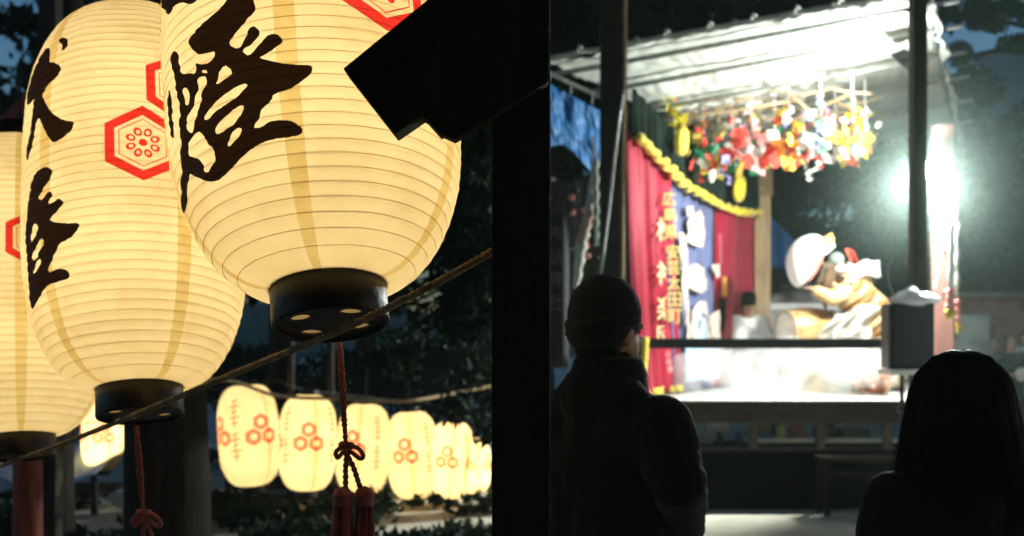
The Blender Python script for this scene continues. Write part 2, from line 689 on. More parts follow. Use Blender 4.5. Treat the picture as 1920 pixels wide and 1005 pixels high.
    for zz in (-.17 * H / .9, .17 * H / .9):  # second bulb added, power split, to even out the glow
        MB().ball((0, 0, zz), (.028, .028, .04)).build('light_bulb', M['bulb'], th, smooth=True, local=True)
        ld = bpy.data.lights.new('lantern_bulb', 'POINT')
        ld.energy = watts * .5
        ld.color = (1, .81, .50)
        ld.shadow_soft_size = .07
        lo = bpy.data.objects.new('lantern_bulb', ld)
        lo.location = (0, 0, zz)
        link(lo, th)
    return th


M['hole_glow'] = mat('cream_hole_glow', (.8, .68, .42), .6, .05, 9, .05)
M['bulb'] = mat('frosted_bulb', (.9, .85, .7), .4, .02, 5, 0, emit=(1, .8, .5), estr=1.5)


def C2(L, k=2.393, ox=280, oy=0):
    return [(ox + x / k, oy + y / k) for x, y in L]


big = C2([(365, -20), (455, -20), (480, 25), (475, 60), (440, 90), (400, 140), (365, 180), (362, 203), (385, 220), (412, 214), (428, 190), (447, 132), (470, 119), (498, 140), (495, 165), (465, 197), (415, 228), (440, 252), (462, 243), (505, 190), (540, 158), (572, 155), (600, 178), (597, 196), (560, 222), (520, 248), (497, 268), (560, 280), (640, 291), (733, 295), (730, 325), (708, 352), (660, 385), (640, 402), (560, 428), (548, 455), (505, 500), (500, 530), (480, 560), (473, 580), (505, 574), (545, 548), (600, 540), (652, 550), (687, 575), (686, 604), (650, 615), (560, 625), (500, 645), (450, 680), (400, 730), (340, 795), (318, 815), (270, 818), (205, 790), (183, 778), (178, 850), (172, 930), (155, 965), (147, 920), (145, 830), (150, 760), (140, 700), (150, 640), (140, 560), (148, 480), (130, 430), (125, 360), (100, 290), (96, 250), (115, 227), (136, 240), (141, 280), (150, 335), (185, 330), (212, 335), (216, 310), (210, 283), (240, 292), (272, 285), (292, 262), (300, 234), (268, 240), (230, 248), (203, 228), (184, 205), (183, 175), (220, 130), (270, 85), (320, 40)])
bigholes = [C2(h) for h in [
    [(155, 395), (177, 397), (187, 430), (184, 468), (170, 477), (160, 430)],
    [(216, 350), (258, 342), (262, 370), (240, 410), (232, 470), (213, 530), (198, 595), (186, 600), (170, 570), (172, 530), (195, 500), (212, 440), (225, 395)],
    [(338, 288), (378, 322), (350, 352), (300, 388), (315, 340)],
    [(243, 318), (262, 316), (262, 330), (243, 331)],
    [(440, 375), (447, 390), (390, 440), (345, 470), (305, 500), (262, 542), (248, 535), (268, 490), (330, 432), (395, 388)],
    [(415, 474), (428, 480), (420, 512), (385, 555), (345, 585), (312, 609), (295, 592), (325, 545), (370, 500)],
    [(400, 574), (419, 580), (412, 605), (385, 640), (365, 663), (354, 650), (375, 600)],
    [(225, 588), (245, 605), (268, 645), (302, 680), (305, 720), (285, 755), (268, 779), (253, 770), (250, 740), (225, 712), (190, 705), (177, 680), (185, 640)],
]]
strip = C2([(88, 408), (97, 405), (110, 440), (112, 520), (120, 618), (108, 620), (98, 570), (88, 480)])
bits = [C2([(45, -20), (215, -20), (215, 12), (185, 22), (150, 12), (112, 25), (102, 65), (86, 66), (74, 42), (55, 36), (45, 22)]),
        C2([(47, 80), (57, 85), (58, 140), (54, 182), (47, 178), (50, 120)])]
k2 = 2.01
dot = C2([(225, 150), (240, 140), (257, 150), (258, 170), (245, 190), (232, 193), (238, 170), (225, 160)], k2, 0, 0)
inu = C2([(175, 186), (190, 180), (194, 200), (187, 238), (207, 236), (230, 248), (233, 270), (205, 300), (177, 330), (162, 360), (178, 395), (200, 430), (240, 455), (283, 458), (270, 490), (240, 520), (205, 541), (185, 520), (165, 480), (150, 440), (137, 480), (122, 560), (104, 615), (100, 570), (118, 500), (125, 450), (128, 400), (133, 370), (120, 390), (103, 398), (108, 350), (124, 290), (148, 230)], k2, 0, 0)
mid = [(75, 318), (87, 312), (98, 318), (97, 331), (82, 353), (72, 373), (80, 376), (92, 358), (100, 363), (90, 383), (100, 381), (112, 371), (121, 381), (112, 393), (100, 405), (95, 415), (119, 420), (151, 418), (147, 433), (129, 450), (113, 456), (100, 486), (90, 514), (112, 503), (131, 509), (132, 522), (112, 528), (93, 534), (81, 548), (68, 573), (61, 582), (56, 554), (52, 504), (49, 442), (53, 380), (62, 335)]
midholes = [[(64, 418), (74, 424), (67, 446), (58, 456)], [(78, 446), (85, 452), (66, 490), (58, 482)], [(73, 484), (79, 490), (70, 510), (62, 514)]]

# front lantern
make_lantern(tuple(P(584, 96, 1.80)), .502, .90, (R(-16), R(-7), 0),
             'largest white paper lantern, with one big black brushed character, partly behind dark roof board',
             pxprints=[(big, 2)] + [(h, 0) for h in bigholes] + [(strip, 2)] + [(b, 2) for b in bits] +
             [([(717, -33), .090, [(1.93, 0), (.965, 1.68)]], 'crest')],
             seams=(R(-88), R(-88 + 72), R(-88 - 72), R(-88 + 144), R(-88 - 144)), watts=6.3, basepx=592)
# middle lantern
make_lantern(tuple(P(257, 372, 2.40)), .492, .93, (R(-15), R(-6.5), 0),
             'white paper lantern second from left with red hexagon crest and brushed writing at its edge',
             pxprints=[(dot, 2), (inu, 2), (mid, 2)] + [(h, 0) for h in midholes] + [([(268, 268), .089, [(1.93, 0), (.965, 1.68)]], 'crest')],
             seams=(R(-118), R(-118 + 72), R(-118 - 72), R(-118 + 144), R(-118 + 216)), watts=6.3, basepx=257)
# leftmost lantern
make_lantern(tuple(P(38, 538, 3.10)), .505, .92, (R(-12), R(-6), 0),
             'leftmost white paper lantern cut by the photo edge with part of a red hexagon crest',
             pxprints=[([(66, 447), .089, [(1.93, 0), (.965, 1.68)]], 'crest')],
             seams=(R(-135), R(-135 + 72), R(-135 + 144), R(-135 + 216)), watts=6.3, basepx=38, nrib=44, cols=96)

# far row: crest and two columns of writing; shared build, one label each
far_spots = [
    (192, 832, 74, 'small glowing lantern hanging between the second big lantern and the tree trunk'),
    (467, 816, 112, 'distant glowing lantern, first of the far row just right of the thick trunk'),
    (577, 830, 106, 'distant glowing lantern, second of the far row, left of the red tassel cord'),
    (681, 842, 100, 'distant glowing lantern directly behind the red tassel cord'),
    (774, 853, 96, 'distant glowing lantern with dark leaves across it, right of the red tassel'),
    (846, 862, 84, 'distant glowing lantern, second from the right end of the far row'),
    (889, 872, 62, 'smallest distant lantern at the right end of the far row beside the black post'),
]


def far_prints(Rm):
    out = []
    a = .072
    for base in (-75, 105, -165):
        s0 = R(base) * Rm
        for dx, dz in ((-.95, 0), (.95, 0), (0, 1.65)):
            out += [(hexpoly((s0 + dx * a, dz * a), a), 3), (hexpoly((s0 + dx * a, dz * a), a * .45), 0)]
    for base in (-125, -20):
        s0 = R(base) * Rm
        for zc in (.19, -.08):
            for k in range(5):
                zz = zc + .1 - k * .045
                wd = (.03, .045, .025, .05, .035)[k]
                out.append(([(s0 - wd, zz), (s0 + wd, zz + .012), (s0 + wd * .9, zz + .026), (s0 - wd * .9, zz + .014)], 2))
            out.append(([(s0 - .006, zc - .11), (s0 + .007, zc - .11), (s0 + .006, zc + .12), (s0 - .007, zc + .12)], 2))
    return out


proto = None
for i, (px, py, wd, lab) in enumerate(far_spots):
    D = .5
    Yd = min(F * D / wd, 9.55)
    k_ = wd * Yd / F / D
    if proto is None:
        proto = make_lantern(tuple(P(px, py - 14, Yd)), D, .84, (0, 0, R(10)), lab, prints=far_prints(.25), seams=(R(-60), R(30)), nrib=30, cols=48,
                             sub=2, group='distant lanterns hung in a row behind the rope', mats=LMF, watts=8.5, individual=False)
        proto.scale = (k_, k_, k_)
    else:
        c = proto.copy()
        col.objects.link(c)
        c.location = P(px, py, Yd)
        c.rotation_euler = (R(random.uniform(-5, 5)), R(random.uniform(-5, 5)), R(10 + random.uniform(-45, 45)))
        c.scale = (k_, k_, k_)
        c['label'] = lab
        for ch in proto.children:
            d = ch.copy()
            col.objects.link(d)
            d.parent = c


# tassels
def tassel(px, py0, knot, py1, Y, label, sc_=1.0):
    top = P(px, py0, Y)
    th = thing('lantern_tassel', label, 'tassel', tuple(top), 'red tassels under the lanterns')
    k = P(px + 14, knot, Y)
    e = P(px + 28, py1, Y)
    m = Y / F
    for dx in (-1, 1):
        path = smooth_path([top, top.lerp(k, .5) + Vector((dx * 3 * m, 0, 0)), k, k.lerp(e, .5) + Vector((dx * 8 * m, 0, 0)), e + Vector((dx * 15 * m, 0, 0))], 14)
        rope(resample(path, 6 * m), 5.6 * m * sc_, 2, 300, 5).build('cord', M['cord'], th, smooth=True)
    kb = MB()
    for dx, dz, r_ in ((-6, 4, 9), (7, 2, 10), (0, -7, 9)):
        kb.ball(k + Vector((dx * m, 0, dz * m)), (r_ * m, r_ * m, r_ * m * .8), 12, 8)
    lp = smooth_path([k + Vector((4 * m, 0, 2 * m)), k + Vector((22 * m, -.003, -2 * m)), k + Vector((32 * m, 0, -16 * m)), k + Vector((26 * m, 0, -22 * m)), k + Vector((8 * m, -.002, -8 * m))], 6)
    kb.tube(lp, 4.5 * m, 7)
    lp = smooth_path([k + Vector((-4 * m, 0, 2 * m)), k + Vector((-18 * m, -.003, -8 * m)), k + Vector((-16 * m, 0, -20 * m)), k + Vector((-5 * m, -.002, -8 * m))], 6)
    kb.tube(lp, 4.5 * m, 7)
    kb.build('knot', M['cord'], th, smooth=True)
    for dx in (-1, 1):
        h = e + Vector((dx * 20 * m, dx * .004, 0))
        hb_ = MB()
        hb_.lathe([(2 * m, 10 * m), (15 * m, 4 * m), (20 * m, -8 * m), (17 * m, -20 * m), (19 * m, -26 * m), (3 * m, -26 * m)], h, 20)
        hb_.build('tassel_head', M['cord'], th, smooth=True)
        fb = MB()
        for q in range(90):
            a = random.uniform(0, 2 * math.pi)
            rr = random.uniform(.4, 1) * 18 * m
            p0 = h + Vector((rr * math.cos(a) * .9, rr * math.sin(a) * .9, -22 * m))
            p1 = h + Vector((rr * math.cos(a) * 1.15, rr * math.sin(a) * 1.15, -80 * m))
            p2 = h + Vector((rr * math.cos(a) * 1.35 + random.uniform(-3, 3) * m, rr * math.sin(a) * 1.3, -random.uniform(135, 150) * m))
            fb.tube([p0, p1, p2], 1.6 * m, 4)
        f = fb.build('fringe', M['cord'], th, smooth=True)
        f['kind'] = 'stuff'
    return th


tassel(635, 622, 838, 922, 1.86, 'red twisted cord with a knot and two tassels under the largest lantern')
tassel(255, 790, 965, 1040, 2.42, 'dim red cord and knot hanging below the second lantern in front of the trunk', .8)

# straw rope across the lantern bases
pts = [P(975, 438, 1.56), P(922, 472, 1.56), P(800, 540, 1.57), P(640, 618, 1.60), P(440, 700, 1.85), P(260, 775, 2.12), P(100, 838, 2.75), P(-60, 895, 3.3)]
rp = rope(resample(smooth_path(pts, 10), .004), .0062, 3, 200, 6)
tag(rp.build('straw_rope', M['rope'], None, smooth=True), 'thick twisted straw rope slanting across the bases of the big lanterns', 'rope')
pts = [P(225, 730, 7.6), P(410, 712, 7.9), P(520, 742, 8.2), P(640, 748, 8.6), P(760, 752, 9), P(850, 738, 9.6), P(930, 722, 10)]
tag(rope(resample(smooth_path(pts, 8), .02), .016, 3, 50, 5).build('far_rope', M['rope'], None, smooth=True), 'thin rope running behind, across the middle of the distant lanterns', 'rope')
pts = [P(100, 735, 11), P(300, 690, 9.6), P(467, 700, 8.8), P(640, 735, 9.5), P(800, 770, 10), P(960, 800, 14)]
tag(rope(resample(smooth_path([P(120, 775, 9.0), P(192, 790, 9.3), P(467, 716, 8.5), P(577, 732, 8.96), P(681, 744, 9.5), P(774, 756, 9.9), P(846, 772, 9.6), P(889, 820, 9.6)], 8), .02), .007, 3, 60, 4)
    .build('lantern_cable', M['black_paint'], None, smooth=True), 'black cable from which the distant lanterns hang', 'cable')

# ------------------------------------------------------------------ ground
g = MB()


def gz(x, y):
    if x * x + y * y > 70 ** 2:
        return 0
    return .02 * noise.noise(Vector((x * .5, y * .5, 0)))


g.grid(lambda u, v: ((u - .5) * 60, -8 + v * 60, .008 * noise.noise(Vector((u * 40, v * 40, 0))) * (1 if .02 < u < .98 and .02 < v < .98 else 0)), 120, 120)
bgd = g.build('ground', M['ground'], None, smooth=True)
bgd['kind'] = 'structure'
g = MB()
# the far apron joins the near sheet edge to edge
for x0, x1, y0, y1 in ((-120, -30, -40, 120), (30, 120, -40, 120), (-30, 30, 52, 120), (-30, 30, -40, -8)):
    g.add([(x0, y0, 0), (x1, y0, 0), (x1, y1, 0), (x0, y1, 0)], [(0, 1, 2, 3)])
g.build('ground', M['ground'], None)['kind'] = 'structure'

# ------------------------------------------------------------------ shrine gate: roof boards beside the lanterns, added post and sky blockers
gt = thing('shrine_gate', 'black timber roof board cutting across the largest lantern, with an added post filling the black gap', 'gate', (-.02, 1.5, 0))
Yp = 1.45
x0, x1 = (922 - 960) / F * Yp, (1032 - 960) / F * Yp
MB().box(((x0 + x1) / 2, Yp + (x1 - x0) / 2, 1.55), (x1 - x0, x1 - x0, 3.1)).build('post', M['black_wood'], gt, bevel=.003)  # post added to fill the black gap between the two views


def board(poly, Y, dy, name):
    MB().prism([P(x, y, Y) for x, y in poly], (0, dy, 0)).build(name, M['black_wood'], gt, bevel=.002)


board([(643, 128), (800, 0), (1000, -163), (1031, -125), (1031, 52), (740, 252)], 1.40, .05, 'roof_board')
board([(760, 205), (798, 222), (825, 252), (1030, 122), (1030, 20)], 1.405, .04, 'under_board')
board([(828, 251), (852, 262), (1029, 152), (1029, 120)], 1.408, .03, 'under_board')
MB().box((0, -.3, 2.95), (9, 6.2, .05)).build('sky_blocker_roof', M['black_wood'], gt)  # unseen roof added to keep sky light off the nearby figures
MB().box((0, -3.3, 1.45), (9, .08, 2.9)).build('sky_blocker_wall', M['black_wood'], gt)  # unseen rear wall added to block sky light behind the camera

# ------------------------------------------------------------------ stage
YF, YR = 11.0, 15.5
ZD = CAM_H - 110 / F * YF
WF = Vector((215 / F * YF, YF, 0))
WB = Vector((450 / F * YR, YR, 0))
wd = (WB - WF).normalized()
wn_ = Vector((wd.y, -wd.x, 0))      # towards the stage interior / camera right


def WP(px, py, off=0.0):
    """point on the slanting side wall of the stage seen at this place, lifted off it by off"""
    kx = (px - 960) / F
    # X = kx*Y ; X = WF.x + (Y-YF)*wd.x/wd.y
    s = wd.x / wd.y
    Y = (WF.x - YF * s) / (kx - s)
    return Vector((kx * Y, Y, CAM_H + (HZ - py) / F * Y)) + wn_ * off


stage = thing('stage', 'open temporary festival stage with white tarpaulin roof and brightly lit deck', 'stage', (3.5, YF, 0))
MB().prism([(1.0, YF, ZD), (4.9, YF, ZD), (7.4, YR + .4, ZD), (3.3, YR + .4, ZD)], (0, 0, -.05)).build('deck', M['deck'], stage)
MB().box(((1.0 + 4.25) / 2, YF - .02, ZD - .135), (3.35, .04, .22)).build('fascia_board', M['fascia'], stage, bevel=.004)
MB().box(((1.0 + 4.25) / 2, YF - .012, ZD - .006), (3.40, .06, .012)).build('deck_edge', M['deck'], stage)
for k in range(5):
    MB().box((1.2 + k * .75, YF + .35, (ZD - .25) / 2), (.09, .09, ZD - .25)).build('trestle_leg', M['dark_wood'], stage)
    MB().box((3.2 + k * .85, YR + .1, (ZD - .05) / 2), (.09, .09, ZD - .05)).build('trestle_leg', M['dark_wood'], stage)
for k in range(6):
    MB().box((3.0, YF + .35 + k * .72, ZD + .002), (3.0 + k * .3, .014, .003)).build('floor_seam', M['steel'], stage)
# low dark board under the deck near the audience side
MB().prism([P(1150, 838, 11.5), P(1720, 838, 11.5), P(1720, 905, 11.5), P(1150, 905, 11.5)], (0, .03, 0)).build('skirting_board', M['black_wood'], stage)
# front rail
ra, rb = P(1212, 644, YF - .05), P(1668, 644, YF - .05)
MB().box((ra + rb) / 2, ((rb - ra).x, .05, 19 / F * YF)).build('front_rail', M['black_paint'], stage, bevel=.004)
# posts
fp = P(1150, 640, 9.6)
MB().box((fp.x, 9.6, 2.6), (47 / F * 9.6, .22, 5.2)).build('front_post', M['black_wood'], stage, bevel=.008)
fp = P(1721, 640, 10.6)
MB().box((fp.x, 10.6, 2.65), (26 / F * 10.6, .15, 5.3)).build('front_post', M['black_wood'], stage, bevel=.006)
fp = P(1427, 640, YR)
MB().box((fp.x, YR, 2.2), (30 / F * YR, .22, 4.4)).build('rear_post', M['pale_wood'], stage, bevel=.01)
lash = MB()
for k in range(9):
    zc = P(1427, 322 + k * 5.5, YR).z
    h = 16.5 / F * YR
    lash.tube([(fp.x - h, YR - .13, zc + random.uniform(-.01, .01)), (fp.x + h, YR - .13, zc), (fp.x + h, YR + .13, zc), (fp.x - h, YR + .13, zc)], .022, 6, closed=True)
lash.build('rope_lashing', M['rope'], stage, smooth=True)
fp = P(1767, 640, 11.3)
MB().box((fp.x, 11.3, 2.15), (34 / F * 11.3, .12, 3.6)).build('side_post', M['pink_wood'], stage, bevel=.006)
for py in (410, 470, 548):
    q = P(1772, py, 11.23)
    MB().lathe([(0, 0), (.022, .003), (.026, .012), (0, .02)], (0, 0, 0), 12).build('bolt', M['white_cloth'], stage, local=True).location = Vector(q) - wloc(stage)

# roof
FL, FR = P(1028, 117, 10.5), P(1732, -12, 10.5)
RL, RR = P(1408, 303, 15.5), P(1786, 238, 15.5)


def roofp(u, v):
    a = FL.lerp(FR, u)
    b = RL.lerp(RR, u)
    return a.lerp(b, v)


PV = [.03, .17, .34, .52, .72, .92]


def sag(u, v):
    p = roofp(u, v)
    d = min(abs(v - q) for q in PV)
    wr = noise.noise(Vector((u * 9, v * 5, 1.3))) * .05 + abs(noise.noise(Vector((u * 22 + v * 9, v * 14, 4)))) * .05
    wr += abs(noise.noise(Vector((u * 14 - v * 30, v * 4, 9)))) * .05
    # tent folds drawn tight at the tie points
    p.z += .03 - min(.09, d * .75) * .6 - wr * min(1, d * 18 + .25)
    return p


tp = MB().grid(lambda u, v: sag(u, v), 150, 90)
tp.build('tarpaulin_roof', M['tarp_white'], stage, smooth=True)
for i, v in enumerate(PV):
    a, b = roofp(-.012, v), roofp(1.0, v)
    e = b + (b - a).normalized() * .36
    a.z -= .075
    b.z -= .075
    e.z -= .075
    MB().tube([a, b, e], .028, 10).build('purlin', M['steel'], stage, smooth=True)
for u in (-.003, .24, .5, .76, 1.0):
    a, b = roofp(u, -.01), roofp(u, 1.0)
    a.z -= .02 if u in (0, 1) else -.06
    b.z -= .02 if u in (0, 1) else -.06
    if u < 0:
        a.z -= .16
        b.z -= .16
    MB().tube([a, b], .024, 10).build('rafter_pipe', M['steel'], stage, smooth=True)
# ragged hem of tarpaulin folded over the right edge, with ties
hm = MB()


def hem(u, v):
    p = roofp(1.0, u)
    d = v * (.32 + .16 * noise.noise(Vector((u * 7, 2, 3))))
    return p + Vector((.05 + .10 * v * (1 + noise.noise(Vector((u * 20, v * 3, 0)))) + .02 * math.sin(u * 60), 0, .04 - d))


hm.grid(hem, 60, 8)
hm.build('tarpaulin_hem', M['tarp_white'], stage, smooth=True, solid=.003)
fh = MB()
fh.grid(lambda u, v: roofp(u, 0) + Vector((0, -.03 - .01 * math.sin(u * 90), .06 - v * (.06 + .03 * noise.noise(Vector((u * 16, 0, 0)))))), 120, 4)
fh.build('tarpaulin_hem', M['tarp_white'], stage, smooth=True, solid=.003)
for k in range(9):
    u = .08 + k * .115
    q = roofp(u, -.004) + Vector((0, -.04, .04))
    MB().tube([q, q + Vector((.02, -.02, .06)), q + Vector((.05, -.01, .03))], .012, 6).build('tie_cord', M['white_cloth'], stage, smooth=True)

# ropes and pole on the left front post
tag(rope(resample(smooth_path([P(1172, -20, 9.3), P(1171, 150, 9.3), P(1168, 350, 9.3), P(1167, 640, 9.3)], 6), .03), .018, 3, 40, 5)
    .build('post_rope', M['rope'], None, smooth=True), 'pale rope running straight down the right edge of the dark stage post', 'rope')
tag(rope(resample(smooth_path([P(1170, 170, 9.2), P(1158, 250, 9.2), P(1143, 380, 9.2), P(1126, 520, 9.2)], 6), .03), .014, 3, 40, 5)
    .build('slanting_rope', M['steel'], None, smooth=True), 'grey rope slanting down across the dark stage post', 'rope')

# ------------------------------------------------------------------ curtains on the slanting side wall


def interp(tab, x):
    for (xa, ya), (xb, yb) in zip(tab[:-1], tab[1:]):
        if xa <= x <= xb:
            return ya + (yb - ya) * (x - xa) / (xb - xa)
    return tab[0][1] if x < tab[0][0] else tab[-1][1]


def fold(px, py, amp, f, seed=0.0):
    sp = (px - 1175) * (1 + .002 * (1290 - px))
    a = math.sin(sp * f + seed + .9 * math.sin(sp * f * .37 + seed) + .0022 * (py - 300) * math.sin(seed + sp * .05))
    b = noise.noise(Vector((sp * f * .5, py * .004, seed)))
    return amp * (a * .8 + b * .8)


def curtain(name, top, bot, x0, x1, amp, f, off, m, label, cat, seed, nx=120, ny=40, x0b=None, x1b=None, parent=None, solid=.004):
    x0b = x0 if x0b is None else x0b
    x1b = x1 if x1b is None else x1b
    mb = MB()

    def fn(u, v):
        pxt = x0 + (x1 - x0) * u
        yt, yb = top(pxt), bot(x0b + (x1b - x0b) * u)
        px = pxt + ((x0b + (x1b - x0b) * u) - pxt) * (v ** 1.3)
        py = yt + (yb - yt) * v
        return WP(px, py, off + fold(pxt, py, amp * (.6 + .6 * v), f, seed))
    mb.grid(fn, nx, ny)
    o = mb.build(name, m, parent, smooth=True, solid=solid)
    if label:
        tag(o, label, cat)
    return o


VT = [(1170, 168), (1200, 200), (1235, 236), (1300, 262), (1412, 298)]
VB = [(1170, 256), (1195, 276), (1215, 300), (1240, 325), (1262, 345), (1300, 368), (1340, 388), (1370, 396), (1412, 399)]


def floor_y(px):
    kx = (px - 960) / F
    s = wd.x / wd.y
    Y = (WF.x - YF * s) / (kx - s)
    return HZ + (CAM_H - ZD - .01) / Y * F


def thing_at(name, label, cat, p, group=None):
    return thing(name, label, cat, tuple(p), group)


c1 = thing_at('stage_curtain', 'long crimson curtain with gold writing and a yellow hem at the stage front', 'curtain', WP(1215, 740))
curtain('cloth', lambda x: interp(VB, x) - 14, lambda x: floor_y(x) - 4, 1170, 1249, .045, .33, .03, M['curtain_red'], None, None, 1.0, x0b=1192, x1b=1272, parent=c1)
curtain('hem', lambda x: floor_y(x) - 15, lambda x: floor_y(x) - 3, 1192, 1273, .05, .33, .045, M['yellow'], None, None, 1.0, nx=60, ny=3, parent=c1)
c2 = thing_at('stage_curtain', 'slate blue silk curtain embroidered with a pale dragon and waves', 'curtain', WP(1300, 690))
curtain('cloth', lambda x: interp(VB, x) - 14, lambda x: floor_y(x) - 2, 1246, 1338, .028, .30, .0, M['curtain_blue'], None, None, 3.0, x0b=1262, x1b=1336, parent=c2)
c3 = thing_at('stage_curtain', 'crimson curtain at the back of the stage beside the pale wooden post', 'curtain', WP(1375, 690))
curtain('cloth', lambda x: interp(VB, x) - 14, lambda x: floor_y(x) - 2, 1338, 1412, .05, .36, .03, M['curtain_red'], None, None, 6.0, x0b=1336, x1b=1412, parent=c3)
vl = thing_at('stage_valance', 'black valance with a wavy yellow padded border above the side curtains', 'curtain', WP(1290, 280))
curtain('cloth', lambda x: interp(VT, x), lambda x: interp(VB, x), 1168, 1412, .035, .42, .12, M['curtain_black'], None, None, 2.0, nx=200, ny=20, parent=vl)
# padded yellow border: fat roll wound with bulges
bp_ = []
for i in range(200):
    px = 1170 + 240 * i / 199
    bp_.append(WP(px, interp(VB, px) + 2 + 2.2 * math.sin(i * .55), .15 + .03 * math.sin(i * .5)))
rr = [(.040 + .010 * math.sin(i * .62 + .5 * math.sin(i * .21))) * (.85 + .3 * bp_[i].y / 15) for i in range(200)]
MB().tube(bp_, rr, 10).build('padded_border', M['yellow'], vl, smooth=True)
for (px, py, w_, h_) in ((1237, 268, 11, 25), (1350, 356, 11, 24)):
    t_ = thing_at('yellow_tassel_pouch', 'yellow padded pendant hanging on the black valance ' + ('near the front of the stage' if px < 1300 else 'towards the back post'), 'pendant',
                  WP(px, py, .3), 'yellow pendants on the black valance')
    lp = []
    for k in range(16):
        a = 2 * math.pi * k / 16
        lp.append(WP(px + (w_ - 5) * math.cos(a) + 3 * (-math.sin(a)) * .3, py + (h_ - 5) * math.sin(a), .27))
    MB().tube(lp, .05, 8, closed=True).build('padded_loop', M['yellow'], t_, smooth=True)
    q = WP(px, py, .27)
    MB().ball(q, (.05, .03, .13)).build('padding', M['yellow'], t_, smooth=True)
    q = WP(px - 2, py - h_ + 1, .27)
    MB().ball(q, (.06, .05, .07)).build('knot', mat('ochre_cord', (.45, .33, .03)), t_, smooth=True)
    MB().tube([WP(px - 2, py - h_, .26), WP(px - 2, py - h_ - 26, .2)], .01, 5).build('cord', M['yellow'], t_)
t_ = thing_at('white_pendant', 'small white pendant hanging on the black valance below the paper streamers', 'pendant', WP(1296, 320, .3))
MB().ball(WP(1291, 328, .3), (.05, .03, .12)).build('padding', M['white_cloth'], t_, smooth=True)
MB().ball(WP(1290, 308, .3), (.045, .03, .10)).build('cap', mat('grey_pad', (.35, .38, .33)), t_, smooth=True)
MB().tube([WP(1290, 308, .28), WP(1290, 270, .2)], .008, 5).build('cord', M['white_cloth'], t_)


def wallprint(polys, off, amp, f, seed, name, m, parent, step=4.0):
    """flat print lying on the folded cloth"""
    for poly in polys:
        mb = MB()
        xs, ys = [p[0] for p in poly], [p[1] for p in poly]
        vs = ccw([Vector(p) for p in poly])
        fc = [list(range(len(poly)))]
        x = min(xs)
        while x < max(xs):
            y = min(ys)
            while y < max(ys):
                vs.append(Vector((x + .01, y + .013)))
                y += step
            x += step
        r = delaunay_2d_cdt(vs, [], fc, 0, 1e-5)
        fs = [f_ for f_, s_ in zip(r[2], r[5]) if s_]
        mb.add([WP(v.x, v.y, off + fold(v.x, v.y, amp, f, seed)) for v in r[0]], fs)
        mb.build(name, m, parent, smooth=True)


def glyph_polys(ch, cx, cy, w_, h_, clip=None):
    c = bpy.data.curves.new('glyph', 'FONT')
    c.body = ch
    c.offset = .008
    c.resolution_u = 2
    o = bpy.data.objects.new('glyph', c)
    col.objects.link(o)
    me = o.evaluated_get(bpy.context.evaluated_depsgraph_get()).to_mesh()
    vs = [v.co.copy() for v in me.vertices]
    fs = [tuple(p.vertices) for p in me.polygons]
    bpy.data.objects.remove(o)
    if not vs:
        return [], []
    x0_, x1_ = min(v.x for v in vs), max(v.x for v in vs)
    y0_, y1_ = min(v.y for v in vs), max(v.y for v in vs)
    out = [(cx + ((v.x - x0_) / (x1_ - x0_) - .5) * w_, cy - ((v.y - y0_) / (y1_ - y0_) - .5) * h_) for v in vs]
    if clip is not None:
        fs = [f_ for f_ in fs if sum(out[i][0] for i in f_) / len(f_) < clip]
        out = [(min(x, clip), y) for x, y in out]
    return out, fs


def write_wall(chars, mats_, parent, name):
    for ch, cx, cy, w_, h_, clip in chars:
        vs, fs = glyph_polys(ch, cx, cy, w_, h_, clip)
        if vs:
            MB().add([WP(x, y, .12) for x, y in vs], fs).build(name, mats_, parent, solid=.004)


ys = [374, 404, 436, 473, 502, 531, 562, 593]
xs = [1233, 1235, 1237, 1240, 1241, 1242, 1243, 1243]
chars = [(ch, xs[i] + 4, ys[i], 26, 27, None) for i, ch in enumerate('広島県安芸太田町')]
write_wall(chars, M['gold'], c1, 'gold_character')
chars = [(ch, 1229, y, 30, h_, 1229.5) for ch, y, h_ in (('松', 431, 44), ('神', 512, 44), ('楽', 578, 44), ('団', 629, 34))]
write_wall(chars, mat('pale_gold_print', (.8, .68, .35), .5, .1, 20, 0), c1, 'pale_character')
write_wall([('小', 1235, 664, 9, 14, None), ('田', 1236, 678, 8, 10, None), ('寄', 1238, 692, 9, 12, None)], mat('pink_print', (.8, .45, .4)), c1, 'small_character')


def C3(L, k=3.241, ox=1250, oy=370):
    return [(ox + x / k, oy + y / k) for x, y in L]


def blobby(L, n=3, j=3.0):
    """ragged embroidered outline"""
    out = []
    for i in range(len(L)):
        a, b = L[i], L[(i + 1) % len(L)]
        for k in range(n):
            t = k / n
            out.append((a[0] + (b[0] - a[0]) * t + random.uniform(-j, j), a[1] + (b[1] - a[1]) * t + random.uniform(-j, j)))
    return out


cream = mat('cream_embroidery', (.6, .5, .42), .7, .2, 8, .2)
pink = mat('pink_embroidery', (.75, .38, .4), .7, .25, 6, .2, dark=(.8, .62, .55))
wave = mat('pale_blue_embroidery', (.2, .42, .7), .7, .25, 6, .2, dark=(.6, .7, .75))
kw = dict(amp=.03, f=.30, seed=3.0, parent=c2)
wallprint([C3(blobby(q, 3, 4)) for q in [
    [(80, 60), (115, 55), (120, 110), (95, 125)],
    [(95, 140), (150, 80), (180, 140), (185, 240), (160, 310), (125, 290), (120, 230), (90, 200)],
    [(35, 210), (75, 240), (90, 330), (85, 430), (130, 400), (170, 430), (175, 480), (215, 500), (215, 560), (150, 580), (105, 550), (95, 620), (110, 680), (100, 790), (60, 780), (45, 600), (40, 400)],
    [(235, 415), (275, 400), (285, 480), (250, 490)],
]], .095, kw['amp'], kw['f'], kw['seed'], 'dragon_embroidery', cream, c2)
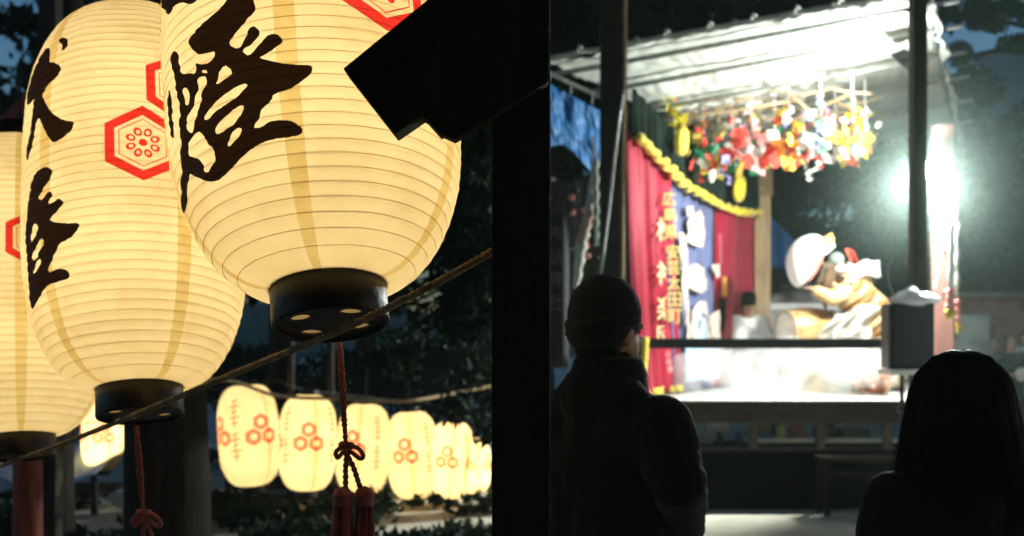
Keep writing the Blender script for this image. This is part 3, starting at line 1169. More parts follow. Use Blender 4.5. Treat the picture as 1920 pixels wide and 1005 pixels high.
wallprint([C3(blobby(q, 3, 4)) for q in [
    [(75, 230), (140, 160), (175, 220), (120, 290), (80, 270)],
    [(45, 300), (70, 330), (75, 430), (50, 440)],
    [(90, 440), (130, 430), (150, 470), (110, 480)],
    [(110, 510), (145, 480), (150, 520), (120, 530)],
    [(60, 640), (95, 640), (90, 740), (65, 740)], [(265, 220), (288, 230), (285, 420), (268, 400)],
]], .11, kw['amp'], kw['f'], kw['seed'], 'pink_embroidery', pink, c2)
wallprint([C3(blobby(q, 3, 4)) for q in [
    [(110, 860), (115, 700), (140, 635), (175, 630), (205, 680), (225, 780), (225, 860), (200, 860), (190, 740), (160, 690), (140, 760), (140, 860)],
    [(225, 720), (262, 680), (270, 860), (235, 860)],
    [(62, 860), (70, 800), (105, 740), (108, 860)]]], .11, kw['amp'], kw['f'], kw['seed'], 'wave_embroidery', cream, c2)
wallprint([C3(blobby(q, 3, 4)) for q in [
    [(140, 860), (150, 760), (165, 720), (185, 780), (190, 860)],
    [(62, 870), (270, 870), (262, 1100), (65, 1120)]]], .10, kw['amp'], kw['f'], kw['seed'], 'sea_embroidery', wave, c2)
# tied-back black and orange edge between blue and red curtains
tb = thing_at('curtain_tieback', 'black and orange tie band between the blue and the back crimson curtain', 'tie band', WP(1341, 630, .1))
MB().tube([WP(1342, 560, .1), WP(1341, 590, .11), WP(1338, 620, .12)], [.05, .045, .03], 10).build('black_band', M['curtain_black'], tb, smooth=True)
MB().tube([WP(1342, 520, .12), WP(1342, 556, .12)], .035, 10).build('orange_band', mat('orange_cloth', (.8, .4, .08)), tb, smooth=True)
# folded front edge curtain with yellow trim beside the rail
ft = thing_at('edge_curtain', 'dark curtain edge with a yellow twisted cord beside the left end of the rail', 'curtain', P(1206, 740, 10.95))
MB().grid(lambda u, v: P(1176 + 32 * u - 8 * v, 630 + 112 * v, 10.92 + .04 * math.sin(u * 14)), 24, 10).build('cloth', mat('maroon_cloth', (.12, .008, .02), .6, sheen=.3), ft, smooth=True, solid=.004)
MB().tube([P(1210 - 4 * k / 14 - 4 * (k / 14) ** 2, 632 + 7.6 * k, 10.88) for k in range(15)], [.034 + .008 * (k % 2) for k in range(15)], 8).build('yellow_cord', M['yellow'], ft, smooth=True)

# back wall of dark cloth behind the curtains so the slanted side is closed
MB().grid(lambda u, v: WP(1168 + 244 * u, 168 + (interp(VT, 1168 + 244 * u) - 168) + v * 480, -.12), 30, 10).build('side_wall', M['curtain_black'], stage, smooth=True, solid=.01)
# rear rail with pale sheet
q0, q1 = P(1442, 575, 15.7), P(1760, 575, 15.7)
MB().box((q0 + q1) / 2, ((q1 - q0).x, .05, .10)).build('rear_rail', M['white_cloth'], stage)
MB().grid(lambda u, v: P(1442 + 318 * u, 580 + v * 132, 15.72 + .03 * math.sin(u * 60)), 80, 4).build('rear_sheet', mat('grey_white_sheet', (.45, .46, .43)), stage, smooth=True, solid=.004)

# ------------------------------------------------------------------ lamps of the stage


def floodlamp(name, label, p, tgt, watts, size, spot=None, colr=(.92, 1.0, .94), vis=40, extra=0):
    th = thing(name, label, 'lamp', tuple(p), 'work lights clamped to the stage posts')
    d = (Vector(tgt) - Vector(p)).normalized()
    q = d.to_track_quat('Z', 'Y').to_matrix()

    def T(x, y, z):
        return tuple(Vector(p) + q @ Vector((x, y, z)))
    s = size
    hb_ = MB()
    hb_.add([T(-s, -s * .7, 0), T(s, -s * .7, 0), T(s, s * .7, 0), T(-s, s * .7, 0), T(-s * .6, -s * .4, -s * .9), T(s * .6, -s * .4, -s * .9), T(s * .6, s * .4, -s * .9), T(-s * .6, s * .4, -s * .9)],
            [(0, 1, 5, 4), (1, 2, 6, 5), (2, 3, 7, 6), (3, 0, 4, 7), (4, 5, 6, 7)])
    hb_.build('housing', M['black_paint'], th, solid=.006)
    MB().tube([T(-s * 1.1, 0, -s * .4), T(-s * 1.2, -s * .6, -s), T(-s * .6, -s * 1.1, -s * 1.2), T(s * .6, -s * 1.1, -s * 1.2), T(s * 1.2, -s * .6, -s), T(s * 1.1, 0, -s * .4)], .012, 7).build('bracket', M['black_paint'], th, smooth=True)
    MB().box(T(0, 0, -.01), (.001, .001, .001)).v
    lens = MB().add([T(-s * .92, -s * .62, -.012), T(s * .92, -s * .62, -.012), T(s * .92, s * .62, -.012), T(-s * .92, s * .62, -.012)], [(0, 1, 2, 3)])
    lens.build('lens', mat('lit_lens_' + name, (.9, .9, .9), .4, .01, 3, 0, emit=colr, estr=vis), th)
    if spot:
        ld = bpy.data.lights.new('flood', 'SPOT')
        ld.spot_size = R(spot)
        ld.spot_blend = .6
    else:
        ld = bpy.data.lights.new('flood', 'POINT')
    ld.energy = watts
    ld.color = colr
    ld.shadow_soft_size = size * .5
    lo = bpy.data.objects.new('flood', ld)
    lo.location = d * (.10 if not spot else .02)
    lo.rotation_euler = d.to_track_quat('-Z', 'Y').to_euler()
    link(lo, th)
    if extra:
        # added beam in the same lamp, aimed to brighten the ground before the stage
        l2 = bpy.data.lights.new('ground_fill_beam', 'SPOT')
        l2.energy = extra
        l2.color = colr
        l2.spot_size = R(100)
        l2.spot_blend = .5
        l2.shadow_soft_size = size * .6
        o2 = bpy.data.objects.new('ground_fill_beam', l2)
        o2.location = d * .03
        o2.rotation_euler = (Vector((2.7, 8.0, 0)) - Vector(p)).to_track_quat('-Z', 'Y').to_euler()
        link(o2, th)
    return th


LAMP1 = P(1746, 318, 11.05)
floodlamp('flood_lamp', 'dazzling bare floodlight on the pink post at the right of the stage', LAMP1, (1.7, 8.0, 1.6), 900, .14, extra=2700, vis=150)
LAMP2 = P(1690, 120, 11.4)
floodlamp('clip_lamp', 'clip lamp with black housing under the roof beside the right front post', LAMP2, (2.3, 13.0, 2.4), 260, .16, spot=105)

exec_rest = True

# ------------------------------------------------------------------ hanging paper decorations over the stage
cols_ = {'red': (.62, .06, .04), 'yellow': (.85, .74, .08), 'green': (.02, .24, .12), 'white': (.82, .82, .78), 'pink': (.85, .42, .42),
         'mint': (.4, .75, .65), 'violet': (.35, .3, .6), 'orange': (.8, .3, .05), 'gold': (.7, .5, .12), 'brown': (.25, .14, .08)}
pm = {k: mat('paper_' + k, v, .6, .1, 9, 0, transl=.3) for k, v in cols_.items()}


def piece_mesh(shape, m):
    mb = MB()
    if shape == 'paper_square':
        mb.grid(lambda u, v: ((u - .5), .08 * math.sin(u * 3), -v - .06 * u), 3, 3)
    elif shape == 'paper_diamond':
        mb.add([(0, 0, 0), (.55, .03, -.5), (0, .08, -1), (-.55, .03, -.5)], [(0, 1, 2, 3)])
    elif shape == 'paper_strip':
        for k in range(6):
            x = .12 * math.sin(k * 1.3)
            mb.add([(x - .12, .03 * k % .1, -k / 6), (x + .12, 0, -k / 6), (x + .16 * math.cos(k), .05, -(k + 1) / 6), (x - .12, .04, -(k + 1) / 6)], [(0, 1, 2, 3)])
    elif shape == 'paper_fan':
        n = 9
        vs = [(0, 0, 0)] + [(.55 * math.sin(-1.1 + 2.2 * k / n), .07 * (k % 2), -.95 * math.cos(-1.1 + 2.2 * k / n)) for k in range(n + 1)]
        mb.add(vs, [(0, k + 1, k + 2) for k in range(n)])
    elif shape == 'paper_ball':
        mb.ball((0, 0, -.25), (.22, .22, .26), 8, 6)
    elif shape == 'paper_lobe':
        mb.lathe([(.02, 0), (.2, -.15), (.26, -.5), (.2, -.85), (.03, -1)], (0, 0, 0), 8)
    me_o = mb.build(shape, m, None, local=True)
    me = me_o.data
    bpy.data.objects.remove(me_o)
    return me


shapes = ['paper_square', 'paper_diamond', 'paper_strip', 'paper_fan', 'paper_ball', 'paper_lobe']
lib = {(s, c): piece_mesh(s, pm[c]) for s in shapes for c in cols_}
NOM = {'paper_square': .26, 'paper_diamond': .26, 'paper_strip': .42, 'paper_fan': .27, 'paper_ball': .17, 'paper_lobe': .24}
bund = [  # px, top y, bottom y, Y, dominant colours, word
    (1262, 182, 262, 12.2, ['yellow', 'yellow', 'green', 'orange'], 'first from the left, mostly yellow with a green flap'),
    (1292, 196, 300, 12.6, ['white', 'red', 'yellow', 'pink'], 'second from the left, white and red over a yellow strip'),
    (1318, 196, 320, 12.4, ['green', 'red', 'white', 'gold'], 'with a dark green ball and red scraps, left of centre'),
    (1345, 206, 322, 12.8, ['yellow', 'yellow', 'green', 'brown'], 'with large pale yellow sheets, left of centre'),
    (1372, 200, 336, 12.3, ['red', 'red', 'gold', 'white'], 'with the longest red sheet hanging lowest'),
    (1408, 192, 290, 12.5, ['pink', 'white', 'pink', 'violet'], 'with a pale pink cone and white paper'),
    (1425, 200, 330, 12.9, ['white', 'gold', 'violet', 'green'], 'with a white square and dark scraps near the rear post'),
    (1452, 210, 320, 12.5, ['red', 'brown', 'green', 'orange'], 'with dark red and brown paper above the rear post'),
    (1478, 180, 325, 12.3, ['orange', 'red', 'mint', 'yellow'], 'with orange red paper and a mint ribbon, centre right'),
    (1506, 210, 322, 12.8, ['red', 'violet', 'white', 'gold'], 'with violet and red scraps and a white tip'),
    (1538, 176, 300, 12.2, ['mint', 'violet', 'white', 'red'], 'with a mint fan above lilac paper'),
    (1566, 215, 312, 12.6, ['white', 'brown', 'orange', 'white'], 'with a grey white square and brown scraps'),
    (1598, 178, 290, 12.0, ['yellow', 'white', 'pink', 'orange'], 'pale yellow and white, second from the right'),
    (1622, 196, 296, 12.3, ['yellow', 'mint', 'orange', 'white'], 'rightmost, yellow with blue green tips'),
]
for bi, (px, yt, yb, Y, cs, wrd) in enumerate(bund):
    top = P(px, yt, Y)
    th = thing('paper_streamer_bundle', 'bundle of coloured festival papers ' + wrd, 'decoration', tuple(top), 'bundles of coloured papers hanging over the stage')
    # cord and crossed bamboo twig it hangs from
    MB().tube([top + Vector((0, 0, .30)), top, top + Vector((.01, 0, -.35))], .007, 5).build('cord', M['white_cloth'], th)
    an = random.uniform(-.5, .5)
    dx = Vector((math.cos(an) * .5, .1, math.sin(an) * .35))
    MB().tube([top + dx * .5 + Vector((0, 0, .06)), top + Vector((0, 0, .03)), top - dx * .5 + Vector((0, 0, .02))], .011, 5).build('twig', M['rope'], th)
    n = 24
    Hh = (yb - yt) / F * Y
    for k in range(n):
        t = k / (n - 1)
        s_ = random.choice(['paper_square', 'paper_diamond', 'paper_strip', 'paper_strip', 'paper_fan', 'paper_diamond', 'paper_lobe']) if k > 5 else random.choice(['paper_strip', 'paper_strip', 'paper_diamond', 'paper_lobe'])
        if k in (12, 15, 18, 21):
            s_ = random.choice(['paper_square', 'paper_diamond', 'paper_fan'])
        c_ = cs[(k * 7 + bi) % 4] if random.random() < .74 else random.choice(list(cols_))
        if 14 < k < 19:
            c_ = cs[0]
        o = bpy.data.objects.new(s_, lib[(s_, c_)])
        spread = (.02 + .17 * min(1, t * 1.4))
        z = -Hh * t * .86
        o.location = (random.uniform(-1, 1) * spread, random.uniform(-1, 1) * spread * .8, z + random.uniform(-.02, .02))
        sz = NOM[s_] * random.uniform(.5, .95) * (.55 + .4 * t)
        if s_ == 'paper_lobe':
            sz *= .6
        o.scale = (sz, sz, sz)
        o.rotation_euler = (random.uniform(-.7, .7), random.uniform(-.9, .9), random.uniform(0, 6.28))
        link(o, th)
# long bamboo poles carrying the bundles
for i, (a, b) in enumerate([((1240, 222, 12.2), (1500, 186, 12.3)), ((1470, 170, 11.9), (1600, 262, 12.5)), ((1420, 250, 12.8), (1600, 172, 12.2)), ((1560, 190, 12.4), (1660, 215, 12.6)), ((1340, 205, 12.4), (1480, 225, 12.8))]):
    q0, q1 = P(*a), P(*b)
    tag(MB().tube([q0, q0.lerp(q1, .5) - Vector((0, 0, .03)), q1], .016, 7).build('bamboo_pole', M['rope'], None, smooth=True),
        ['long thin bamboo pole sloping over the left streamer bundles', 'bamboo pole slanting down to the right above the right bundles', 'bamboo pole rising to the right, crossing over the middle bundles',
         'short bamboo pole at the right end of the streamers', 'thin bamboo pole above the yellow and red bundles'][i], 'pole', 'bamboo poles carrying the paper bundles')


# ------------------------------------------------------------------ people
def person(label, loc, yaw, H=1.7, group=None, J=None, cloth=None, voxel=.012, parts=('jacket', 'trousers', 'shoes'), cat='person', tilt=0.0, name='person', gender=1.0):
    """figure facing local +Y; joints in metres for a height of 1.70"""
    th = thing(name, label, cat, loc, group, (0, 0, yaw))
    th.scale = (H / 1.7,) * 3
    j = dict(pelvis=(0, 0, .93), chest=(0, 0, 1.27), neck=(0, -.01, 1.43), head=(0, .02, 1.585),
             sl=(-.165, 0, 1.39), sr=(.165, 0, 1.39), el=(-.23, -.03, 1.11), er=(.23, -.03, 1.11),
             wl=(-.22, .10, .90), wr=(.22, .10, .90), hl=(-.085, 0, .90), hr=(.085, 0, .90),
             kl=(-.10, .02, .49), kr=(.10, .02, .49), al=(-.11, -.03, .09), ar=(.11, -.03, .09))
    if J:
        j.update(J)
    j = {k: Vector(v) for k, v in j.items()}
    h = j['head']
    cloth = cloth or {}
    sx = gender
    hd = (j['head'] - j['neck']).normalized()
    caps = [('E', h + Vector((0, -.01, .015)), (.076, .095, .105), (0, 0, 0)), ('E', h + Vector((0, .035, -.05)), (.058, .062, .065), (0, 0, 0)),
            (h + Vector((0, .06, -.09)), .028, h + Vector((0, .065, -.085)), .028),
            (h + Vector((0, .094, -.005)), .010, h + Vector((0, .112, -.033)), .014),
            (h + Vector((-.018, .09, -.062)), .009, h + Vector((.018, .09, -.062)), .009),
            (h + Vector((-.05, .072, .012)), .012, h + Vector((-.02, .088, .016)), .011), (h + Vector((.05, .072, .012)), .012, h + Vector((.02, .088, .016)), .011),
            ('E', h + Vector((-.078, -.005, -.015)), (.012, .022, .034), (0, 0, 0)), ('E', h + Vector((.078, -.005, -.015)), (.012, .022, .034), (0, 0, 0)),
            (h + Vector((0, -.015, -.05)), .053, j['neck'], .056)]
    caps += [(j['neck'], .06, j['chest'], .11 * sx), (j['sl'], .058, j['chest'], .12 * sx), (j['sr'], .058, j['chest'], .12 * sx),
             (j['chest'], .13 * sx, j['pelvis'], .115), (j['pelvis'], .11, j['hl'], .085), (j['pelvis'], .11, j['hr'], .085)]
    for s in 'lr':
        caps += [(j['s' + s], .054 * sx, j['e' + s], .040), (j['e' + s], .040, j['w' + s], .027), (j['h' + s], .085, j['k' + s], .055), (j['k' + s], .054, j['a' + s], .038)]
        toe = Vector((0, .15, -.055))
        caps += [(j['a' + s] + Vector((0, -.03, -.05)), .034, j['a' + s] + toe, .028)]
        # hand: palm and five separate curled fingers
        d = (j['w' + s] - j['e' + s]).normalized()
        sgn = 1 if s == 'r' else -1
        side = d.cross(Vector((0, 0, 1)))
        side = side.normalized() if side.length > .1 else Vector((1, 0, 0))
        nrm = side.cross(d).normalized() * -1
        w_ = j['w' + s]
        caps += [(w_ + d * .02 - side * .018, .017, w_ + d * .085 - side * .024, .014), (w_ + d * .02 + side * .018, .017, w_ + d * .085 + side * .024, .014), (w_ + d * .03, .02, w_ + d * .08, .016)]
        for k, (o_, ln) in enumerate(((-.033, .06), (-.011, .075), (.011, .08), (.033, .07))):
            b0 = w_ + d * .09 + side * o_
            b1 = b0 + d * ln * .5 + nrm * ln * .22
            b2 = b1 + d * ln * .28 + nrm * ln * .42
            caps += [(b0, .0092, b1, .0085), (b1, .0085, b2, .0075)]
        b0 = w_ + d * .03 - side * sgn * .03
        caps += [(b0, .013, b0 + d * .035 - side * sgn * .03 + nrm * .01, .011), (b0 + d * .035 - side * sgn * .03 + nrm * .01, .011, b0 + d * .07 - side * sgn * .03 + nrm * .02, .009)]
    remeshed(caps, voxel * .75, 'body', M['skin'], th, 3, local=True)
    # eyes
    for s in (-1, 1):
        MB().ball(h + Vector((s * .031, .083, -.002)), (.012, .004, .006), 10, 6).build('eye', mat('eye', (.02, .015, .01), .2), th, smooth=True, local=True)
    if 'jacket' in parts:
        jr = cloth.get('loose', .03)
        cc = [(j['neck'] + Vector((0, 0, -.02)), .072, j['chest'], .125 * sx + jr * .6), (j['sl'], .062 + jr * .6, j['chest'], .12 * sx + jr * .7), (j['sr'], .062 + jr * .6, j['chest'], .12 * sx + jr * .7),
              (j['chest'] + Vector((-.05, 0, 0)), .115 * sx + jr * .6, j['pelvis'] + Vector((-.05, 0, -.06)), .12 + jr * .5),
              (j['chest'] + Vector((.05, 0, 0)), .115 * sx + jr * .6, j['pelvis'] + Vector((.05, 0, -.06)), .12 + jr * .5)]
        for s in 'lr':
            cc += [(j['s' + s], .062 + jr * .7, j['e' + s], .05 + jr * .55), (j['e' + s], .05 + jr * .55, j['e' + s].lerp(j['w' + s], .92), .036 + jr * .4)]
        cc += cloth.get('extra', [])

        def wr(p):
            n1 = noise.noise(p * 9 + Vector((loc[0] * 3, 0, 0)))
            n2 = noise.noise(Vector((p.x * 14, p.y * 14, p.z * 34)))
            return Vector((n1 * .006 + n2 * .004, n2 * .004, n1 * .003))
        remeshed(cc, voxel, cloth.get('name', 'jacket'), cloth.get('top', M['jacket']), th, 3, extra=wr)
    if 'trousers' in parts:
        cc = [(j['pelvis'], .125, j['hl'], .10), (j['pelvis'], .125, j['hr'], .10)]
        for s in 'lr':
            cc += [(j['h' + s], .105, j['k' + s], .076), (j['k' + s], .076, j['a' + s] + Vector((0, 0, .02)), .066)]
        remeshed(cc, voxel, 'trousers', cloth.get('legs', M['jacket']), th, 3)
    if 'shoes' in parts:
        for s in 'lr':
            remeshed([(j['a' + s] + Vector((0, -.035, -.045)), .042, j['a' + s] + Vector((0, .16, -.055)), .036), (j['a' + s], .045, j['a' + s] + Vector((0, .02, -.04)), .045)],
                     voxel, 'shoe', M['shoe'], th, 2)
    return th, j


# man in a knit cap, seen from behind
man, mj = person('man in black knit cap and dark jacket seen from behind at the black post', (.258, 2.80, 0), R(-50), 1.705, None,
                 J=dict(sl=(-.2, 0, 1.315), sr=(.2, 0, 1.315), chest=(0, 0, 1.19), neck=(0, -.01, 1.42), el=(-.275, .0, 1.17), er=(.28, -.02, 1.19), wl=(-.12, .2, 1.05), wr=(.15, .17, 1.03), head=(0, .015, 1.575)),
                 cloth=dict(loose=.045, extra=[((0, -.01, 1.40), .078, (0, .0, 1.475), .070), ((0, -.03, 1.38), .1, (0, -.02, 1.42), .085), ((-.15, -.01, 1.32), .078, (0, -.02, 1.41), .10), ((.15, -.01, 1.32), .078, (0, -.02, 1.41), .10), ((0, .01, 1.44), .075, (0, .02, 1.485), .068)]), voxel=.009)
h = mj['head']
remeshed([('E', h + Vector((0, -.018, .045)), (.094, .114, .112), (R(8), 0, 0)), ('E', h + Vector((0, -.03, .0)), (.093, .105, .055), (R(14), 0, 0))], .007, 'knit_cap', M['knit'], man, 4,
         extra=lambda p: Vector((0, 0, 0)))
remeshed([('E', h + Vector((0, -.024, .036)), (.100, .118, .036), (R(14), 0, 0)), ('E', h + Vector((0, -.024, .012)), (.099, .116, .030), (R(14), 0, 0))], .007, 'cap_cuff', M['knit'], man, 3,
         extra=lambda p: Vector((.0012 * math.sin(math.atan2(p.y, p.x) * 70), .0012 * math.cos(math.atan2(p.y, p.x) * 70), 0)))
remeshed([('E', h + Vector((0, -.045, -.045)), (.074, .06, .06), (0, 0, 0))], .008, 'hair', M['hair'], man, 3)
col_mb = MB()
col_mb.lathe([(.112, -.06), (.106, .0), (.096, .035), (.088, .045), (.080, .035), (.084, 0)], (0, .012, 1.458), 40)
col_mb.build('collar', M['jacket'], man, smooth=True, local=True)

# woman with bobbed hair
WX, WY, WH = (1806 - 960) / F * 2.2, 2.2, 1.512
wom, wj = person('woman with dark bobbed hair and black coat seen from behind at lower right', (WX, WY, 0), R(6), WH, None,
                 J=dict(sl=(-.17, 0, 1.345), sr=(.17, 0, 1.345), chest=(0, 0, 1.2), el=(-.23, -.02, 1.06), er=(.23, -.02, 1.06), neck=(0, -.01, 1.41)), cloth=dict(loose=.035, extra=[((0, 0, 1.36), .085, (0, 0, 1.42), .07)]), voxel=.009, gender=.94)
h = wj['head']


def hairr(a, t):
    """shell radius of the bob; t 0 crown .. 1 tips"""
    if t < .45:
        ph = t / .45 * math.pi / 2
        r = .120 * math.sin(ph) ** 1.0
        z = .140 * math.cos(ph)
    else:
        q = (t - .45) / .55
        r = .120 + .016 * math.sin(q * math.pi * .75) + .006 * max(0, q - .6) / .4 * (1 + math.sin(a * 3))
        z = -.195 * q
    return r, z


def hairp(a, t, k=1.0, dz=0.0):
    r, z = hairr(a, t)
    r *= k * (1 + .025 * noise.noise(Vector((math.cos(a) * 3, math.sin(a) * 3, t * 1.5))))
    part = -.004 * math.exp(-((math.cos(a) * r - .0) / .016) ** 2) * (1 if t < .28 else 0)
    return h + Vector((r * math.cos(a) * 1.0, r * math.sin(a) * 1.02 - .012, z + part + dz))


hs = MB()
hs.grid(lambda u, v: hairp(R(-215) + R(250) * u + .018 * math.sin(u * 190), v * .98 + .001, .975 + .012 * math.sin(u * 300 + 3 * v)), 160, 40)
hs.build('hair', M['hair'], wom, smooth=True, local=True, solid=.012)
st = MB()
for k in range(2200):
    a = random.uniform(R(-225), R(45))
    kk = random.uniform(.965, 1.045)
    t0, t1 = (0.02, random.uniform(.9, 1.05)) if k % 3 else (random.uniform(.2, .6), random.uniform(.95, 1.1))
    dr = random.uniform(-.05, .05)
    fl = random.choice([0, 0, random.uniform(0, .05), random.uniform(0, .14)])
    st.tube([hairp(a + dr * (q / 7) ** 2, min(1.08, t0 + (t1 - t0) * q / 7), kk + fl * (q / 7) ** 3) for q in range(8)], [.0011, .0013, .0013, .0013, .0012, .001, .0008, .0003], 3, caps=False)
s_ = st.build('hair_strands', M['hair'], wom, smooth=True, local=True)
s_['kind'] = 'stuff'
remeshed([('E', h + Vector((0, -.015, .02)), (.1, .1, .11), (0, 0, 0)), ((-.0, -.03, 1.56), .085, (0, -.035, 1.42), .085)], .01, 'hair_volume', M['hair'], wom, 3)

# musicians and dancer on the stage
robe = mat('white_robe', (.8, .8, .77), .8, .05, 4, .1)
seat = dict(pelvis=(0, 0, .25), chest=(0, .03, .58), neck=(0, .04, .74), head=(0, .06, .89), sl=(-.16, .03, .70), sr=(.16, .03, .70), el=(-.24, .12, .48), er=(.24, .12, .48),
            wl=(-.12, .30, .42), wr=(.12, .30, .42), hl=(-.1, .05, .20), hr=(.1, .05, .20), kl=(-.22, .38, .16), kr=(.22, .38, .16), al=(-.15, .05, .10), ar=(.15, .05, .10))
mus, q = person('seated musician in white robe and tall dark cap by the rear post', (438 / F * 14.6, 14.6, ZD + .12), R(205), 1.9, None, J=seat,
                cloth=dict(loose=.07, top=robe, name='robe', extra=[((0, .1, .3), .22, (0, .1, .1), .3)]), parts=('jacket',), voxel=.02)
h = q['head']
MB().lathe([(.085, .03), (.098, .07), (.10, .13), (.09, .19), (.05, .215), (0, .22)], h, 24).build('tall_cap', M['knit'], mus, smooth=True, local=True)
remeshed([('E', h + Vector((0, -.03, .01)), (.083, .09, .09), (0, 0, 0))], .015, 'hair', M['hair'], mus, 2)
tag(MB().box((438 / F * 14.6, 14.62, ZD + .16), (.9, .7, .32)).build('musician_bench', M['white_cloth'], None, bevel=.02), 'low white covered bench under the seated musician', 'bench')

# dancer: gold brocade robe, bending forward, white headband and streaming ribbon
DY = 12.8
brocade = mat('gold_brocade', (.36, .2, .05), .5, .3, 9, .3, dark=(.52, .42, .26))
DB = P(1612, 640, DY)


def D(px, py, dy=0):
    v = P(px, py, DY + dy)
    return (v.x - DB.x, v.y - DY, v.z - ZD)


dj = dict(pelvis=D(1640, 640), chest=D(1612, 560), neck=D(1588, 525), head=D(1575, 508, -.05), sl=D(1585, 548, -.12), sr=D(1618, 530, .16), el=D(1560, 560, -.2), er=D(1560, 540, .1),
          wl=D(1530, 545, -.2), wr=D(1545, 505, .0), hl=D(1632, 655, -.1), hr=D(1650, 655, .1), kl=D(1600, 690, -.18), kr=D(1668, 695, .15), al=D(1612, 728, -.2), ar=D(1690, 728, .15))
dan, q = person('dancer bending forward in gold brocade robe with white headband', (DB.x, DY, ZD), 0, 1.7, None, J=dj,
                cloth=dict(loose=.09, top=brocade, name='brocade_robe', legs=mat('white_red_hakama', (.7, .6, .55), .7, .3, 5, .1, dark=(.6, .25, .15)),
                           extra=[(D(1590, 520), .11, D(1655, 600), .24), (D(1655, 600), .24, D(1668, 690), .24), (D(1640, 640), .2, D(1600, 660, -.2), .12)]), voxel=.02)
h = q['head']


def part(mb, name, m, parent, **k):
    return mb.build(name, m, parent, smooth=True, local=True, **k)


wg = mat('grey_hair_bun', (.2, .24, .22), .8)
part(MB().ball(Vector(D(1568, 486, -.05)), (.10, .09, .09)), 'hair_bun', wg, dan)
hb1 = MB()
ctr = Vector(D(1571, 503, -.05))
hb1.tube([ctr + Vector((.115 * math.cos(a), .115 * math.sin(a), .02 * math.sin(a))) for a in [2 * math.pi * k / 24 for k in range(24)]], .035, 8, closed=True)
part(hb1, 'headband', M['white_cloth'], dan)
rb1 = MB()
rb1.grid(lambda u, v: Vector(D(1590 + 58 * u + 3 * v, 490 + 4 * math.sin(u * 5) + (22 + 10 * u) * v + 4 * math.sin(u * 9), -.1 + .05 * math.sin(u * 6 + v * 2))), 20, 6)
part(rb1, 'ribbon', M['white_cloth'], dan, solid=.006)
rd = MB()
rd.grid(lambda u, v: Vector(D(1585 + 16 * u + 12 * v, 466 + 6 * u * u + 26 * v, .05 + .05 * math.sin(u * 5))), 8, 6)
part(rd, 'red_cloth', mat('red_cloth', (.7, .12, .07)), dan, solid=.01)
for k in range(9):
    b_ = MB()
    c = Vector(D(1592 + k * 9.0, 545 + k * 11.0, -.02))
    rr_ = .17 + .018 * k
    t = Vector((.65, 0, -.75)).normalized()
    u_ = Vector((.75, 0, .65)).normalized()
    b_.tube([c + u_ * rr_ * math.cos(a) + Vector((0, 1, 0)) * rr_ * math.sin(a) for a in [2 * math.pi * i / 28 for i in range(28)]], .045, 8, closed=True)
    part(b_, 'sleeve_fold', brocade if k % 2 else mat('ivory_brocade', (.3, .14, .04), .6, .3, 10, .2), dan)
lk = MB()
for i_ in range(14):
    x0_ = 1556 + i_ * 1.6
    lk.tube([Vector(D(x0_, 500, -.16)), Vector(D(x0_ - 10 - i_ * .5, 530, -.2)), Vector(D(x0_ - 16 - i_, 560 + 2 * i_, -.16))], [.018, .014, .004], 5)
part(lk, 'hair_locks', mat('brown_wig', (.09, .045, .02), .7), dan)
for (a_, b_2, r_, m_) in (((1566, 516), (1584, 522), .016, M['hair']), ((1572, 541), (1598, 532), .026, M['hair']), ((1560, 528), (1566, 540), .02, M['skin'])):
    part(MB().tube([Vector(D(a_[0], a_[1], -.19)), Vector(D(b_2[0], b_2[1], -.17))], r_, 7), 'mask_feature', m_, dan)
# large white padded costume piece carried by the dancer
pr = thing('padded_prop', 'large white padded oval prop with red stripe and gold band held by the dancer', 'prop', tuple(P(1510, 485, 12.7)))
pc = P(1510, 488, 12.7)
pmesh = MB()
M3 = Euler((0, R(24), 0)).to_matrix()
prof = []
seg = 30
for i in range(19):
    ph = math.pi * i / 18 - math.pi / 2
    for k in range(seg):
        a = 2 * math.pi * k / seg
        rx, rz, ry = .20, .35, .22
        z = rz * math.sin(ph)
        xw = rx * math.cos(ph) * (1 + .18 * math.sin(ph))
        pmesh.v.append(tuple(pc + M3 @ Vector((xw * math.cos(a) - .035 * math.cos(ph * 2), ry * math.cos(ph) * math.sin(a), z))))
for i in range(18):
    for k in range(seg):
        pmesh.f.append((i * seg + k, i * seg + (k + 1) % seg, (i + 1) * seg + (k + 1) % seg, (i + 1) * seg + k))
        pmesh.mi.append(0)
pmesh.build('padded_body', M['white_cloth'], pr, smooth=True)
stp = [pc + M3 @ Vector((.085 + .045 * math.cos(t * 1.4), -.205 * math.cos(t * .8) ** .5, .30 * math.sin(t))) for t in [-1.05 + 2.1 * k / 20 for k in range(21)]]
MB().tube(stp, .014, 6).build('red_stripe', mat('red_stripe_cloth', (.7, .25, .2)), pr, smooth=True)
MB().prism([P(1530, 458, 12.62), P(1560, 436, 12.62), P(1566, 452, 12.62), P(1538, 474, 12.62)], (0, .2, 0)).build('gold_band', mat('ochre_band', (.7, .48, .12)), pr, bevel=.01)
MB().prism([P(1542, 472, 12.6), P(1563, 455, 12.6), P(1567, 462, 12.6), P(1548, 478, 12.6)], (0, .2, 0)).build('white_band', M['white_cloth'], pr, bevel=.01)
MB().ball(P(1547, 520, 12.75), (.10, .1, .22), rot=(0, R(20), 0)).build('dark_lining', mat('brown_green_lining', (.14, .1, .06), .7, .4, 12), pr, smooth=True)
MB().grid(lambda u, v: P(1566 + 84 * u - 46 * v * (1 - .5 * u) + 4 * math.sin(v * 9), 588 - 20 * u + 62 * v + 5 * math.sin(u * 8), 12.5 - .07 * math.sin(u * 16 + v * 4) - .1 * math.sin(u * 3.1)), 40, 16).build('white_sash', mat('ivory_sash', (.55, .5, .44), .8, .15, 6, .2), dan, smooth=True, solid=.006)
